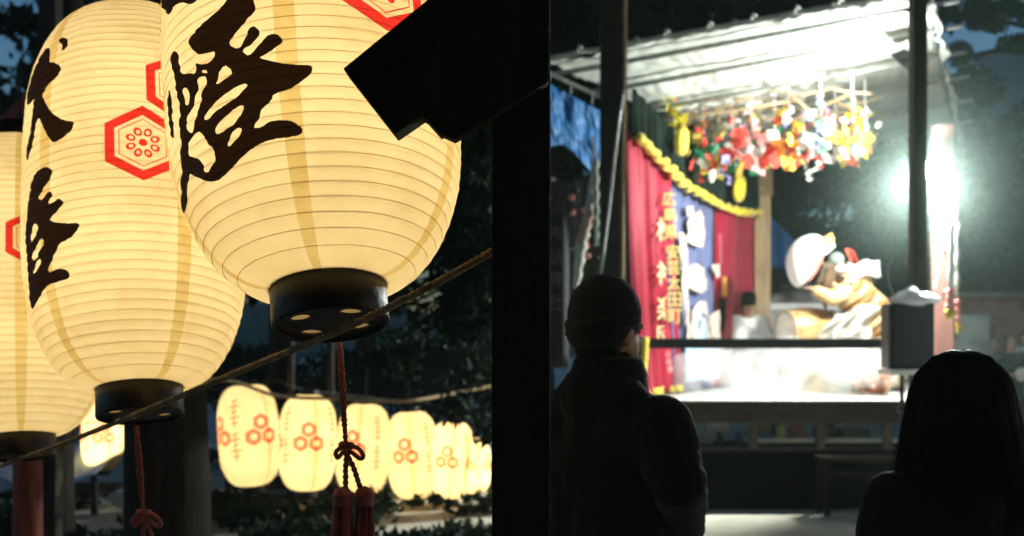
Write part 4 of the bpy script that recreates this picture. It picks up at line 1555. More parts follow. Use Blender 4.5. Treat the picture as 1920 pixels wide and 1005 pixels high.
# big drum
dr = thing('drum', 'big pale barrel drum lying on its side behind the rail', 'drum', tuple(P(1510, 700, 13.0)))
dc = P(1515, 620, 13.0)
A = Vector((-.95, -.3, 0)).normalized()
B = Vector((0, 0, 1))
C_ = A.cross(B)
db = MB()
for i in range(13):
    t = -1 + 2 * i / 12
    rr_ = .24 + .06 * (1 - t * t)
    for k in range(36):
        a = 2 * math.pi * k / 36
        db.v.append(tuple(dc + A * t * .33 + (B * math.cos(a) + C_ * math.sin(a)) * rr_))
for i in range(12):
    for k in range(36):
        db.f.append((i * 36 + k, i * 36 + (k + 1) % 36, (i + 1) * 36 + (k + 1) % 36, (i + 1) * 36 + k))
        db.mi.append(0)
db.build('barrel', mat('honey_wood_drum', (.5, .3, .12), .3, .15, 4, .05, spec=.6), dr, smooth=True)
for s in (-1, 1):
    ring = [dc + A * s * .335 + (B * math.cos(a) + C_ * math.sin(a)) * .245 for a in [2 * math.pi * k / 36 for k in range(36)]]
    hm_ = MB()
    hm_.add([dc + A * s * .34] + ring, [(0, k + 1, (k + 1) % 36 + 1) for k in range(36)])
    hm_.build('drum_head', mat('drum_skin', (.75, .68, .56)), dr)
    MB().tube(ring, .018, 8, closed=True).build('hoop', M['rope'], dr, smooth=True)
for k in range(20):
    a = 2 * math.pi * k / 20
    MB().ball(dc + A * .27 + (B * math.cos(a) + C_ * math.sin(a)) * .272, .012, 6, 4).build('tack', M['black_paint'], dr)
MB().box((dc.x, 13.02, (ZD + dc.z - .29) / 2), (.6, .4, dc.z - .27 - ZD)).build('drum_stand', M['pale_wood'], dr, bevel=.01)
# crouching stage hand behind the rail at the right
stf, q = person('crouching figure in orange with a white cap low behind the rail', (683 / F * 12.1, 12.1, ZD), R(150), 1.45, None,
                J=dict(seat, pelvis=(0, 0, .2), head=(0, .12, .62), neck=(0, .08, .48), chest=(0, .05, .35), sl=(-.13, .05, .43), sr=(.13, .05, .43), el=(-.2, .15, .3), er=(.2, .15, .3), wl=(-.1, .3, .25), wr=(.1, .3, .25)),
                cloth=dict(top=mat('orange_happi', (.6, .2, .1)), name='robe', loose=.03), parts=('jacket',), voxel=.02)
h = q['head']
MB().ball(h + Vector((0, -.02, .06)), (.1, .11, .08)).build('white_cap', M['white_cloth'], stf, smooth=True, local=True)
wp_ = thing('wooden_sword', 'white wooden prop blade lying on the stage floor behind the loudspeaker', 'prop', tuple(P(1638, 722, 12)))
MB().prism([P(1630, 726, 12), P(1644, 700, 12), P(1652, 704, 12), P(1640, 728, 12)], (0, .03, 0)).build('blade', M['white_cloth'], wp_)

# ------------------------------------------------------------------ loudspeaker with plastic bag
sp = thing('loudspeaker', 'black loudspeaker on a thin stand with a white plastic bag on top', 'loudspeaker', tuple(P(1714, 900, 9.8)))
Ys = 9.7
a, b_ = P(1673, 568, Ys), P(1756, 692, Ys)
MB().box(((a.x + b_.x) / 2, Ys + .18, (a.z + b_.z) / 2), (b_.x - a.x, .34, a.z - b_.z), rot=(0, 0, R(-6))).build('cabinet', M['black_paint'], sp, bevel=.02)
gr = MB().box(((a.x + b_.x) / 2 - .005, Ys - .006, (a.z + b_.z) / 2), (b_.x - a.x - .06, .012, a.z - b_.z - .06), rot=(0, 0, R(-6)))
gr.build('grille', mat('perforated_grille', (.03, .035, .033), .6, .3, 200, .3), sp, bevel=.004)
MB().box(((a.x + b_.x) / 2 - .02, Ys + .12, b_.z - .03), (b_.x - a.x + .02, .36, .05)).build('shelf', M['white_cloth'], sp)
MB().tube([P(1691, 700, Ys + .1), P(1691, 905, Ys + .1)], .022, 10).build('pole', M['black_paint'], sp, smooth=True)
MB().ball(P(1691, 768, Ys + .1), (.05, .05, .04)).build('clamp_knob', M['black_paint'], sp, smooth=True)
for dx, dy in ((-.55, -.3), (.5, -.25), (0, .5)):
    q = P(1691, 840, Ys + .1)
    MB().tube([q, Vector((q.x + dx, q.y + dy, .015))], .016, 8).build('leg', M['black_paint'], sp, smooth=True)
bag = thing('plastic_bag', 'crumpled white plastic bag lying on top of the black loudspeaker', 'bag', tuple(P(1712, 568, Ys)))


def bagp(u, v):
    a = u * 2 * math.pi
    ph = (v - .5) * math.pi
    c = P(1714, 563, Ys + .15)
    n_ = noise.noise(Vector((math.cos(a) * 2.5, math.sin(a) * 2.5, v * 5))) * .35 + abs(noise.noise(Vector((math.cos(a) * 6, math.sin(a) * 6, v * 9)))) * .3
    hgt = .07 + .05 * math.exp(-((math.cos(a) * .24 + .08) / .09) ** 2)
    return c + Vector((.23 * math.cos(a) * math.cos(ph) * (1 + n_ * .4), .19 * math.sin(a) * math.cos(ph), hgt * math.sin(ph) * (1 + n_)))


MB().grid(bagp, 60, 24).build('plastic_film', mat('white_plastic_film', (.8, .8, .85), .3, .05, 9, .2, spec=.6, transl=.3), bag, smooth=True)
MB().tube(smooth_path([P(1680, 560, Ys), P(1668, 535, Ys), P(1666, 505, Ys), P(1676, 480, Ys)], 6), .004, 5).build('handle_string', M['white_cloth'], bag, smooth=True)
tag(MB().tube(smooth_path([P(1747, 340, 11.1), P(1752, 420, 10.9), P(1760, 480, 10.9), P(1752, 545, 10.2)], 8), .009, 6).build('lamp_cable', M['white_cloth'], None, smooth=True),
    'thin white cable dropping from the floodlight past the pink post', 'cable')

# bound cloth bundles hanging at the right post and left of the left post
wt = mat('grey_white_cloth', (.55, .56, .5), .8, .1, 5, .2)


def cloth_bundle(label, pts, segs, group):
    th = thing('hanging_cloth_bundle', label, 'cloth bundle', tuple(P(*pts[0])), group)
    for nm, p0, p1, r0, r1, m in segs:
        a, b = P(*p0), P(*p1)
        mb = MB()
        n = 10
        pth = [a.lerp(b, i / n) + Vector((.006 * math.sin(i * 2), 0, 0)) for i in range(n + 1)]
        mb.tube(pth, [r0 + (r1 - r0) * i / n + .006 * math.sin(i * 1.9) for i in range(n + 1)], 10)
        mb.build(nm, m, th, smooth=True)
    MB().tube([P(pts[0][0] - 2, pts[0][1] - 48, pts[0][2]), P(*pts[0])], .006, 5).build('cord', M['rope'], th)
    return th


rc = mat('red_cloth_band', (.55, .07, .05), .7, .3, 20, .2, dark=(.7, .5, .45))
yc = mat('yellow_cloth_band', (.65, .5, .06), .7, .2, 20, .2)
g_ = 'bound cloth bundles hanging beside the stage'
cloth_bundle('rolled white cloth with red and yellow lower ends hanging right of the pink post', [(1785, 415, 10.6)],
             [('white_roll', (1785, 415, 10.6), (1783, 540, 10.6), .028, .036, M['white_cloth']), ('red_band', (1783, 540, 10.6), (1781, 582, 10.6), .04, .05, rc), ('yellow_band', (1781, 582, 10.6), (1781, 594, 10.6), .055, .05, yc)], g_)
cloth_bundle('thin grey rolled cloth with yellow end just behind the red and white one', [(1794, 420, 10.9)],
             [('grey_roll', (1794, 420, 10.9), (1794, 562, 10.9), .02, .022, wt), ('red_band', (1794, 562, 10.9), (1797, 604, 10.9), .026, .03, rc), ('yellow_band', (1797, 604, 10.9), (1797, 624, 10.9), .03, .02, yc)], g_)
cloth_bundle('long pale twisted cloth with red spots hanging left of the dark stage post', [(1112, 305, 9.9)],
             [('upper_twist', (1113, 305, 9.9), (1104, 400, 9.9), .02, .045, wt), ('spotted_band', (1104, 400, 9.9), (1090, 455, 9.9), .045, .06, mat('spotted_cloth', (.6, .58, .48), .8, .1, 12, .1, dark=(.5, .08, .05))),
              ('lower_twist', (1090, 455, 9.9), (1080, 540, 9.9), .06, .03, wt)], g_)
cloth_bundle('short pale twisted cloth with green spots close to the dark stage post', [(1116, 300, 9.85)],
             [('upper_twist', (1116, 300, 9.85), (1117, 390, 9.85), .03, .03, wt), ('spotted_band', (1117, 390, 9.85), (1119, 460, 9.85), .03, .015, mat('green_spotted_cloth', (.6, .58, .48), .8, .1, 12, .1, dark=(.05, .3, .2)))], g_)
# blue tarpaulin sheet and patterned cloth at the left side of the stage
bt = thing('blue_tarpaulin', 'bright blue tarpaulin sheet stretched under the left roof pipe', 'tarpaulin', tuple(P(1075, 240, 11.8)))


def btp(u, v):
    xt, yt_ = 1026 + 98 * u, 155 + 52 * u
    xb, yb_ = 1032 + 92 * u, 275 + 42 * u - 14 * math.sin(u * 5)
    Y = 10.3 + .4 * u
    p = P(xt + (xb - xt) * v, yt_ + (yb_ - yt_) * v, Y)
    w_ = .06 * noise.noise(Vector((u * 3 - v * 2, v * 2.0 + u * 2, 0))) + .02 * noise.noise(Vector((u * 16 - v * 5, v * 8, 0)))
    return p + Vector((0, w_, w_ * .3))


MB().grid(btp, 60, 50).build('sheet', M['tarp_blue'], bt, smooth=True, solid=.003)
for k in range(3):
    q = P(1030 + k * 40, 155 + k * 21, 10.3 + .17 * k)
    MB().tube([q, q + Vector((.01, 0, .12))], .006, 5).build('tie_cord', M['white_cloth'], bt)
dk = mat('dim_patterned_cloth', (.09, .085, .07), .85, .3, 7, .2, dark=(.035, .03, .026))
pcth = thing('patterned_cloth', 'dim brown patterned cloth sagging below the blue tarpaulin', 'cloth', tuple(P(1080, 600, 10.2)))
MB().grid(lambda u, v: P(1030 + 95 * u + 20 * v * (1 - u), 330 - 26 * u + 22 * math.sin(u * 3.1) + v * 250, 10.3 + .1 * math.sin(u * 10 + v)), 50, 20).build('sheet', dk, pcth, smooth=True, solid=.004)
for k in range(14):
    u, v = random.random(), random.random()
    q = P(1040 + 80 * u, 345 + 150 * v, 10.12)
    o = MB().ball(q, (.035, .006, .03), 8, 5).build('printed_spot', rc if k % 2 else M['black_paint'], pcth, smooth=True)
bn = thing('vertical_banner', 'dark vertical banner with faint white characters left of the capped man', 'banner', tuple(P(1045, 640, 8.9)))
MB().grid(lambda u, v: P(1022 + 44 * u, 400 + 290 * v, 9.0 + .03 * math.sin(u * 7)), 20, 10).build('cloth', mat('black_banner_cloth', (.02, .02, .022), .8, .2, 9, .1), bn, smooth=True, solid=.004)
grp_ = mat('grey_print', (.10, .10, .09), .8)
for ch, y in (('奉', 440), ('納', 482), ('神', 524), ('社', 566)):
    vs, fs = glyph_polys(ch, 1042, y, 26, 34)
    MB().add([P(x, y_, 8.93) for x, y_ in vs], fs).build('faint_character', grp_, bn, solid=.003)
tag(MB().tube([P(1023, 390, 9.02), P(1070, 388, 9.02)], .012, 6).build('banner_rod', M['dark_wood'], None), 'thin rod from which the dark banner hangs', 'rod')
tag(MB().box((P(1010, 640, 10.9).x, 10.9, 2.3), (.2, .2, 4.6)).build('side_post', M['black_wood'], None, bevel=.01), 'dark timber post left of the blue tarpaulin holding the roof corner', 'post')

# ------------------------------------------------------------------ clutter under and in front of the stage
tag(MB().box(P(1348, 800, 12.6), (.2, .25, .16), rot=(.1, .3, .3)).build('white_bag', M['white_cloth'], None, bevel=.05), 'small white bag under the left part of the deck', 'bag')
for i, (px, py, w_, h_, c_, l_) in enumerate([(1320, 800, .12, .16, (.35, .38, .33), 'grey box under the deck left of the white bag'),
                                              (1415, 805, .42, .12, (.04, .13, .32), 'blue folded sheet under the middle of the deck'),
                                              (1462, 798, .08, .2, (.45, .55, .2), 'yellow green bottle crate standing under the deck'),
                                              (1492, 803, .2, .2, (.25, .09, .08), 'reddish striped bag under the deck'),
                                              (1545, 803, .2, .2, (.05, .05, .05), 'black crate under the deck right of the striped bag'),
                                              (1600, 803, .36, .18, (.09, .11, .11), 'dark grey case under the deck'),
                                              (1680, 800, .1, .2, (.05, .2, .4), 'small blue box under the deck by the speaker pole')]):
    q = P(px, 838, 12.3)
    mb = MB().box((q.x, 12.3, .02 + h_ / 2 + .30), (w_, .25, h_), rot=(0, 0, random.uniform(-.3, .3)))
    mb.box((q.x, 12.3, .02 + h_ + .305), (w_ * .5, .12, .03))
    tag(mb.build('stored_box', mat('stored_' + str(i), c_, .6, .2, 9), None, bevel=.012), l_, 'box')
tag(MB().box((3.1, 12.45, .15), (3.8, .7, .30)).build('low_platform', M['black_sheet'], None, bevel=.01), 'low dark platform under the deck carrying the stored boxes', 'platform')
tag(MB().box((P(1420, 640, 9.4).x + .3, 9.4, .25), (4.6, .06, .58)).build('shade_panel', M['black_sheet'], None, bevel=.02), 'low black barrier standing in shade before the stage', 'darkener')  # dark panel put where only shadow falls before the stage
tag(MB().box((P(1545, 640, 11.9).x, 11.9, .385), (290 / F * 11.9, .25, .03)).build('lit_ground_streak', M['white_cloth'], None), 'long pale plank painted for lit ground seen under the deck', 'streak')  # pale board coloured to stand for lit ground behind the deck
bh = thing('bench', 'dark wooden bench in the shade before the stage near the speaker stand', 'bench', tuple(P(1615, 940, 9.1)))
q = P(1625, 860, 9.1)
MB().box(q, (.86, .3, .035)).build('seat', M['fascia'], bh, bevel=.006)
MB().box(q + Vector((0, .02, -.14)), (.8, .03, .05)).build('stretcher', M['fascia'], bh)
for s in (-1, 1):
    for t in (-1, 1):
        MB().box((q.x + s * .39, 9.1 + t * .11, q.z / 2 - .01), (.045, .045, q.z - .02)).build('leg', M['fascia'], bh)

# ------------------------------------------------------------------ right background: wall, stall, people, building
wl = thing('brick_wall', 'low brown red wall behind the food stalls at the far right', 'wall', tuple(P(1880, 700, 17)))
q0 = P(1798, 555, 17)
brk = mat('brown_red_brick', (.26, .1, .07), .85, .25, 2, .3)
MB().box((q0.x + 3.0, 17.1, (q0.z - .02) / 2), (6, .2, q0.z - .02)).build('wall_core', brk, wl)
bm_ = None
bproto = None
for r_ in range(5):
    for c_ in range(16):
        x = q0.x + c_ * .375 + (r_ % 2) * .18 + .02
        if bproto is None:
            bproto = MB().box((0, 0, 0), (.355, .05, .135)).build('brick', brk, wl, local=True, bevel=.006)
            o = bproto
        else:
            o = bproto.copy()
            col.objects.link(o)
            o.parent = wl
        o.location = Vector((x + .18, 16.985 + random.uniform(-.006, .006), q0.z - .1 - r_ * .152)) - wloc(wl)
MB().box((q0.x + 3.0, 17.08, q0.z + .02), (6.05, .34, .07)).build('coping', mat('grey_coping', (.3, .28, .25)), wl)
gb = thing('steel_cooker', 'grey steel box standing before the brick wall in the steam', 'box', tuple(P(1826, 700, 14.5)))
MB().box((P(1824, 600, 14.5).x, 14.5, CAM_H + .0), (.37, .3, .75)).build('case', mat('grey_steel', (.22, .28, .27), .5, .2, 5, .1), gb, bevel=.02)
MB().box((P(1824, 600, 14.5).x, 14.33, CAM_H + .15), (.3, .02, .3)).build('door', mat('dull_steel_door', (.3, .36, .34), .4), gb, bevel=.01)
MB().box((P(1824, 600, 14.5).x, 14.5, .55), (.5, .4, 1.1)).build('table', mat('pale_table', (.4, .4, .36)), gb, bevel=.01)
dgreen = mat('dark_green_coat', (.03, .06, .05), .8)
pr1, q = person('bystander in dark green hooded coat holding something white at far right', (934 / F * 14, 14, 0), R(170), 1.62, 'bystanders near the brick wall',
                J=dict(wl=(-.06, .25, 1.15), wr=(.08, .25, 1.15), el=(-.22, .05, 1.12), er=(.22, .05, 1.12)), cloth=dict(top=dgreen, legs=M['jacket'], loose=.05), voxel=.018)
remeshed([('E', q['head'] + Vector((0, -.03, .01)), (.1, .105, .125), (0, 0, 0))], .018, 'hood', dgreen, pr1, 2)
o = MB().ball((934 / F * 14 - .0, 13.68, 1.1), (.09, .06, .1)).build('paper_cup', M['white_cloth'], None, smooth=True)
tag(o, 'rounded white bundle held by the bystander in green', 'bundle')
for (px, Y, c_, l_) in ((1862, 15.2, (.4, .08, .07), 'bystander in dull red coat in front of the brick wall'),
                        (1925, 14.6, (.7, .7, .68), 'bystander in pale coat at the very right edge'),
                        (1790, 16.0, (.45, .3, .2), 'bystander in tan coat behind the pink post')):
    p_, q = person(l_, ((px - 960) / F * Y, Y, 0), R(160 + random.uniform(-30, 30)), 1.6 if px != 1925 else 1.72, 'bystanders near the brick wall', cloth=dict(top=mat('coat_%d' % px, c_, .8), legs=M['jacket'], loose=.04), voxel=.02)
    remeshed([('E', q['head'] + Vector((0, -.03, .03)), (.088, .1, .105), (0, 0, 0))], .018, 'hair', M['hair'], p_, 2)

bd = thing('office_building', 'pale grey building rising behind the trees at upper right', 'building', tuple(P(1860, 640, 42)))
bmt = mat('pale_grey_concrete', (.42, .46, .46), .9, .08, .4, .1)
q0, q1 = P(1800, 137, 42), P(1882, 137, 42)
MB().box(((q0.x + q1.x) / 2, 46, q0.z / 2), (q1.x - q0.x, 8, q0.z)).build('lower_wing', bmt, bd)
q2, q3 = P(1884, 80, 40), P(2010, 80, 40)
MB().box(((q2.x + q3.x) / 2, 44, q2.z / 2), (q3.x - q2.x, 8, q2.z)).build('tower', mat('grey_concrete', (.22, .26, .27), .9, .08, .4, .1), bd)
MB().box(((q0.x + q1.x) / 2, 41.95, q0.z + .1), (q1.x - q0.x + .1, .3, .25)).build('parapet', bmt, bd)
wng = mat('dark_window_glass', (.03, .045, .05), .15, .1, 1, 0, spec=.6)
for r_ in range(3):
    for c_ in range(2):
        fr = MB().box((q0.x + .5 + c_ * .9, 41.96, q0.z - 1.6 - r_ * 2.6), (.6, .08, 1.1)).build('window', bmt, bd)
        MB().box((q0.x + .5 + c_ * .9, 41.90, q0.z - 1.6 - r_ * 2.6), (.5, .04, 1.0)).build('pane', wng, bd)


# ------------------------------------------------------------------ trees
def leaf_mesh(clumps, size, m, name, parent, seed=0):
    """many small leaf faces; clumps: (centre, (rx,ry,rz), count)"""
    rng = np.random.default_rng(seed)
    V, N = [], 0
    for c, rad, n in clumps:
        d = rng.normal(size=(n, 3))
        d /= np.linalg.norm(d, axis=1)[:, None]
        rr_ = rng.random(n) ** .45
        # sub-clumping leaves gaps
        pos = np.array(c) + d * rr_[:, None] * np.array(rad)
        a = rng.normal(size=(n, 3))
        a /= np.linalg.norm(a, axis=1)[:, None]
        b = np.cross(a, rng.normal(size=(n, 3)))
        b /= np.linalg.norm(b, axis=1)[:, None]
        s = size * (.6 + .8 * rng.random(n))[:, None]
        V.append(np.stack([pos - a * s, pos + b * s * .42, pos + a * s, pos - b * s * .42], 1).reshape(-1, 3))
        N += n
    V = np.concatenate(V)
    off = np.array(wloc(parent)) if parent else np.zeros(3)
    V = V - off
    me = bpy.data.meshes.new(name)
    me.vertices.add(len(V))
    me.vertices.foreach_set('co', V.astype('f4').ravel())
    me.loops.add(N * 4)
    me.polygons.add(N)
    me.loops.foreach_set('vertex_index', np.arange(N * 4, dtype='i4'))
    me.polygons.foreach_set('loop_start', np.arange(0, N * 4, 4, dtype='i4'))
    me.polygons.foreach_set('loop_total', np.full(N, 4, dtype='i4'))
    me.materials.append(m)
    me.update(calc_edges=True)
    me.validate()
    o = bpy.data.objects.new(name, me)
    link(o, parent)
    return o


def tree(label, base, height, r0, crown, nclump, leaves, size, m, seed, limbs=7, group='trees around the festival ground', lean=0.0, name='broadleaf_tree', cl=.8):
    rnd = random.Random(seed)
    base = Vector(base)
    th = thing(name, label, 'tree', tuple(base), group)
    top = base + Vector((lean, rnd.uniform(-.3, .3), height))
    pth = smooth_path([base, base.lerp(top, .35) + Vector((rnd.uniform(-.15, .15), 0, 0)), base.lerp(top, .7), top], 6)
    n = len(pth)
    tr = MB().tube(pth, [r0 * (1.25 if i == 0 else 1) * (1 - .75 * i / (n - 1)) for i in range(n)], 14)
    cz, rx, ry, rz = crown     # crown centre height and radii
    cc = Vector((top.x, base.y, cz))
    cls = []
    for i in range(nclump):
        d = Vector((rnd.gauss(0, 1), rnd.gauss(0, 1), rnd.gauss(0, 1))).normalized() * (rnd.random() ** .35)
        p = cc + Vector((d.x * rx, d.y * ry, d.z * rz))
        q = cl * rnd.uniform(.5, 1.2)
        cls.append((tuple(p), (q, q, q * .6), int(leaves / nclump)))
        if i < limbs:
            st_ = pth[int(n * rnd.uniform(.45, .95)) - 1]
            md = st_.lerp(p, .5) + Vector((0, 0, .15))
            tr.tube(smooth_path([st_, md, p], 4), [r0 * .28 * (1 - .8 * k / 8) for k in range(9)], 7)
    tr.build('trunk', M['bark'], th, smooth=True)
    leaf_mesh(cls, size, m, 'crown', th, seed)
    return th


# trunks close to the lanterns
tree('thick dark tree trunk standing below the second big lantern', (P(318, 640, 5.4).x, 5.4, 0), 9.0, .235, (8.6, 4.2, 3.0, 1.3), 34, 9000, .10, M['leaf'], 11, lean=-.2, cl=1.0)
tree('slim dark tree at the lower left edge behind the leftmost lantern', (P(100, 640, 7.5).x, 7.5, 0), 9.0, .13, (8.4, 3.0, 3.0, 1.4), 24, 6000, .11, M['leaf'], 12, lean=.2, cl=1.0)
tag(MB().lathe([(.085, 0), (.08, .1), (.066, .3), (.06, 1.3)], (P(52, 640, 4.6).x, 4.6, 0), 28).build('red_brown_pillar', M['red_wood'], None, smooth=True),
    'round reddish brown pillar under the leftmost lantern', 'pillar')
rfz = thing('red_roof', 'dull red sloping roof edge glimpsed above the leftmost lantern', 'roof', tuple(P(20, 190, 5.5)))
MB().prism([P(-120, 330, 5.0), P(0, 222, 5.0), P(62, 158, 5.0), P(62, 230, 5.0), P(-120, 440, 5.0)], (0, .25, 0)).build('roof_slope', M['red_wood'], rfz)
tag(MB().box((P(95, 640, 6).x, 6.0, 2.2), (.1, .1, 4.4)).build('slim_post', M['dark_wood'], None), 'slim dark post rising behind the second lantern at top left', 'post')

# trees beyond the far lantern row: dark, dusk sky shows through
k = 0
spots_l = [(-3.6, 15.5, 7), (-7.0, 17, 9), (-4.6, 20, 10), (-2.6, 17.5, 9), (-1.0, 19.5, 10), (.6, 20, 10), (-9.2, 21, 11)]
words = ['dark evergreen standing just right of the thick trunk in the distance', 'dark evergreen at far left behind the leftmost lantern', 'dark evergreen behind the thick trunk', 'dark evergreen behind the first far lanterns', 'dark evergreen behind the red tassel',
         'dark evergreen behind the right end of the far lantern row', 'tall dark evergreen deepest at the far left']
for (x, y, hh), l_ in zip(spots_l, words):
    k += 1
    tree(l_, (x, y, 0), hh * .8, .2, (hh * .60, 2.6, 2.0, hh * .38), 40, 6000, .13, M['leaf'], 20 + k, cl=.75, name='evergreen_tree')
# leafy branch drooping over the last far lanterns
br = thing('drooping_branch', 'leafy branch drooping in front of the right far lanterns', 'branch', tuple(P(900, 560, 8)))
cl = []
rnd = random.Random(5)
brm = MB()
for i in range(34):
    px = rnd.uniform(690, 935)
    py = 640 + (px - 690) * .75 + rnd.uniform(-150, 20)
    Yb = rnd.uniform(7.0, 7.8)
    cl.append((tuple(P(px, py, Yb)), (.15, .15, .10), 30))
    brm.tube([P(920, 480, 7.4), P((px + 940) / 2, (py + 470) / 2 + 10, 7.4), P(px, py, Yb)], [.02, .012, .004], 5)
for i in range(60):
    cl.append((tuple(P(rnd.uniform(850, 945), rnd.uniform(-60, 600), rnd.uniform(6.0, 7.2))), (.22, .22, .2), 90))
brm.tube([P(930, -100, 6.6), P(905, 150, 6.5), P(915, 400, 6.6), P(920, 600, 7.2)], [.07, .05, .035, .02], 8)
brm.build('twigs', M['bark'], br, smooth=True)
leaf_mesh(cl, .045, M['leaf'], 'leaves', br, 77)
# dark crowns and unseen overhead sky blockers, upper left and dark middle
tree('spreading dark tree whose crown fills the black gap between the lanterns and the stage', (.35, 13.5, 0), 8.5, .28, (6.3, 2.1, 1.6, 3.4), 95, 30000, .11, M['leaf'], 41, cl=.75)
tree('tall dark tree rising behind the stage roof on its left', (2.2, 19, 0), 11, .3, (8.0, 3.0, 2.0, 3.4), 95, 30000, .12, M['leaf'], 42, cl=.85)
tree('dark tree above the middle of the stage roof', (5.2, 20, 0), 12, .3, (8.9, 3.6, 2.0, 2.8), 90, 26000, .12, M['leaf'], 43, cl=.85)
tree('unseen tree added to block sky light over the open ground before the stage', (7.2, 5.5, 0), 7.4, .3, (7.9, 4.6, 3.6, 1.5), 110, 22000, .20, M['leaf'], 51, limbs=12, cl=1.1, lean=-2.6)  # out-of-view crown added to shade the ground from the sky
tree('unseen tree added to block sky light over the lantern row', (-7.5, 6.5, 0), 7.6, .3, (8.3, 4.4, 4.4, 1.5), 110, 20000, .20, M['leaf'], 52, limbs=12, cl=1.1, lean=3.0)  # second out-of-view crown added to hold back sky light
hl = MB()
hl.grid(lambda u, v: (-105 + 210 * u, 95 + 14 * v, (4.6 + 4.0 * abs(noise.noise(Vector((u * 7, 0, 2)))) + 1.2 * noise.noise(Vector((u * 60, 0, 2))) + .5 * noise.noise(Vector((u * 240, 0, 2)))) * math.sin(v * math.pi * .5) - .5), 400, 6)
hl.build('hills', mat('far_wooded_hill', (.03, .05, .035), .95, .3, .5, .3), None, smooth=True)['kind'] = 'structure'
# greenery behind the stage
sp_r = [(5.0, 21.5, 3.2), (7.2, 20.5, 3.6), (9.3, 21.5, 3.4), (11.6, 20, 3.8), (6.1, 24, 4.2), (10.4, 24, 4.4)]
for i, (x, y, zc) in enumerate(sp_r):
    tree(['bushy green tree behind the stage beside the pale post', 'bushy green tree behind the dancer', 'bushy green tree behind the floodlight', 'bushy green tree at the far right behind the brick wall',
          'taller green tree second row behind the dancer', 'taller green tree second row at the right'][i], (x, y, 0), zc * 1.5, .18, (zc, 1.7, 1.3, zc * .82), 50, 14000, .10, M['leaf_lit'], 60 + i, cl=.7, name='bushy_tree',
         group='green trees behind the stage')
# branches at upper right against the dusk sky
ur = thing('overhanging_branch', 'leafy branch hanging against the dusk sky at upper right', 'branch', tuple(P(1920, 60, 15)))
brm = MB()
for pl in ([(1960, 70), (1900, 92), (1840, 100), (1790, 118)], [(1960, 60), (1880, 40), (1800, 30), (1740, 20)], [(1960, 10), (1860, 5), (1780, -10)], [(1900, 92), (1860, 96), (1830, 112)]):
    brm.tube(smooth_path([P(x, y, 15) for x, y in pl], 5), .035, 7)
brm.build('limbs', M['bark'], ur, smooth=True)
cl = []
rnd = random.Random(9)
for (cx, cy, sx_, sy_, n_) in ((1800, 100, 35, 22, 12), (1770, 25, 40, 22, 15), (1840, 20, 50, 22, 18), (1900, 25, 40, 35, 18), (1905, 85, 30, 18, 10), (1850, 45, 45, 12, 10), (1790, 150, 25, 25, 8)):
    for i in range(n_):
        cl.append((tuple(P(rnd.gauss(cx, sx_ * .5), rnd.gauss(cy, sy_ * .5), rnd.uniform(14, 16))), (.14, .14, .09), 70))
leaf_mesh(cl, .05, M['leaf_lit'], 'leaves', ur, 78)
# blue tarpaulin corner behind the stage
tag(MB().grid(lambda u, v: P(1440 + 62 * u * (1 - v * .0), 402 + 60 * u + v * (100 - 60 * u), 17.5 + .1 * math.sin(u * 9)), 12, 8).build('blue_tent_corner', M['tarp_blue'], None, smooth=True, solid=.004),
    'blue tent corner showing behind the stage beside the pale post', 'tent')

# pale blue sheets added in place of dusk sky gaps beyond the lantern row
stl = mat('sky_patch_blue', (.5, .6, .7), .7, .2, 1.2, .1)
for i, (px, py, w_, Y, l_) in enumerate([(120, 895, 1.0, 9.5, 'pale blue sheet added for a sky gap at far lower left'), (455, 915, 1.1, 12.5, 'pale blue sheet added for a sky gap below the first far lanterns'),
                                         (560, 955, 1.3, 10.0, 'pale blue sheet added for a sky gap left of the tassel'), (800, 960, 1.5, 10.5, 'blue grey sheet added for a sky gap below the right far lanterns')]):
    q = P(px, py, Y)
    th = thing('sky_patch_stand', l_, 'stall', (q.x, Y, 0), 'sheets added for sky gaps behind the far lanterns')
    zz = max(.35, q.z)
    MB().grid(lambda u, v: Vector((q.x + (u - .5) * w_, Y + (v - .5) * 1.0, zz + .25 * v + .03 * math.sin(u * 14) - .05 * math.sin(u * 3.14))), 16, 6).build('canopy', stl, th, smooth=True, solid=.004)
    for s in (-1, 1):
        MB().box((q.x + s * w_ * .45, Y - .4, zz / 2), (.05, .05, zz)).build('leg', M['dark_wood'], th)
        MB().box((q.x + s * w_ * .45, Y + .4, zz / 2 + .1), (.05, .05, zz + .2)).build('leg', M['dark_wood'], th)
    MB().box((q.x, Y, zz * .45), (w_ * .9, .7, .05)).build('counter', M['dark_wood'], th)
rnd = random.Random(31)
for i, (px, Y, hh, l_) in enumerate([(440, 18, 1.5, 'dark bush far behind the first far lantern'), (560, 17, 1.3, 'dark bush far behind the second far lantern'), (730, 18.5, 1.6, 'dark bush far behind the middle far lanterns'),
                                     (860, 17, 1.5, 'dark bush far behind the right far lanterns'), (160, 15, 1.3, 'dark bush left of the thick trunk')]):
    x = (px - 960) / F * Y
    b_ = thing('dark_bush', l_, 'bush', (x, Y, 0), 'bushes behind the lantern row')
    MB().tube([(x, Y, 0), (x + .05, Y, hh * .5)], .03, 6).build('stem', M['bark'], b_)
    leaf_mesh([((x + rnd.uniform(-.8, .8), Y + rnd.uniform(-.4, .4), hh * rnd.uniform(.25, .9)), (.5, .4, .3), 160) for q in range(20)], .07, M['leaf'], 'foliage', b_, 300 + i)
gc = []
for q in range(230):
    x, y = rnd.uniform(-5.5, -.25), rnd.uniform(6.4, 9.6)
    if noise.noise(Vector((x * .9, y * .9, 4))) < -.12:
        continue
    gc.append(((x, y, rnd.uniform(.02, .12)), (.24, .24, .10), 60))
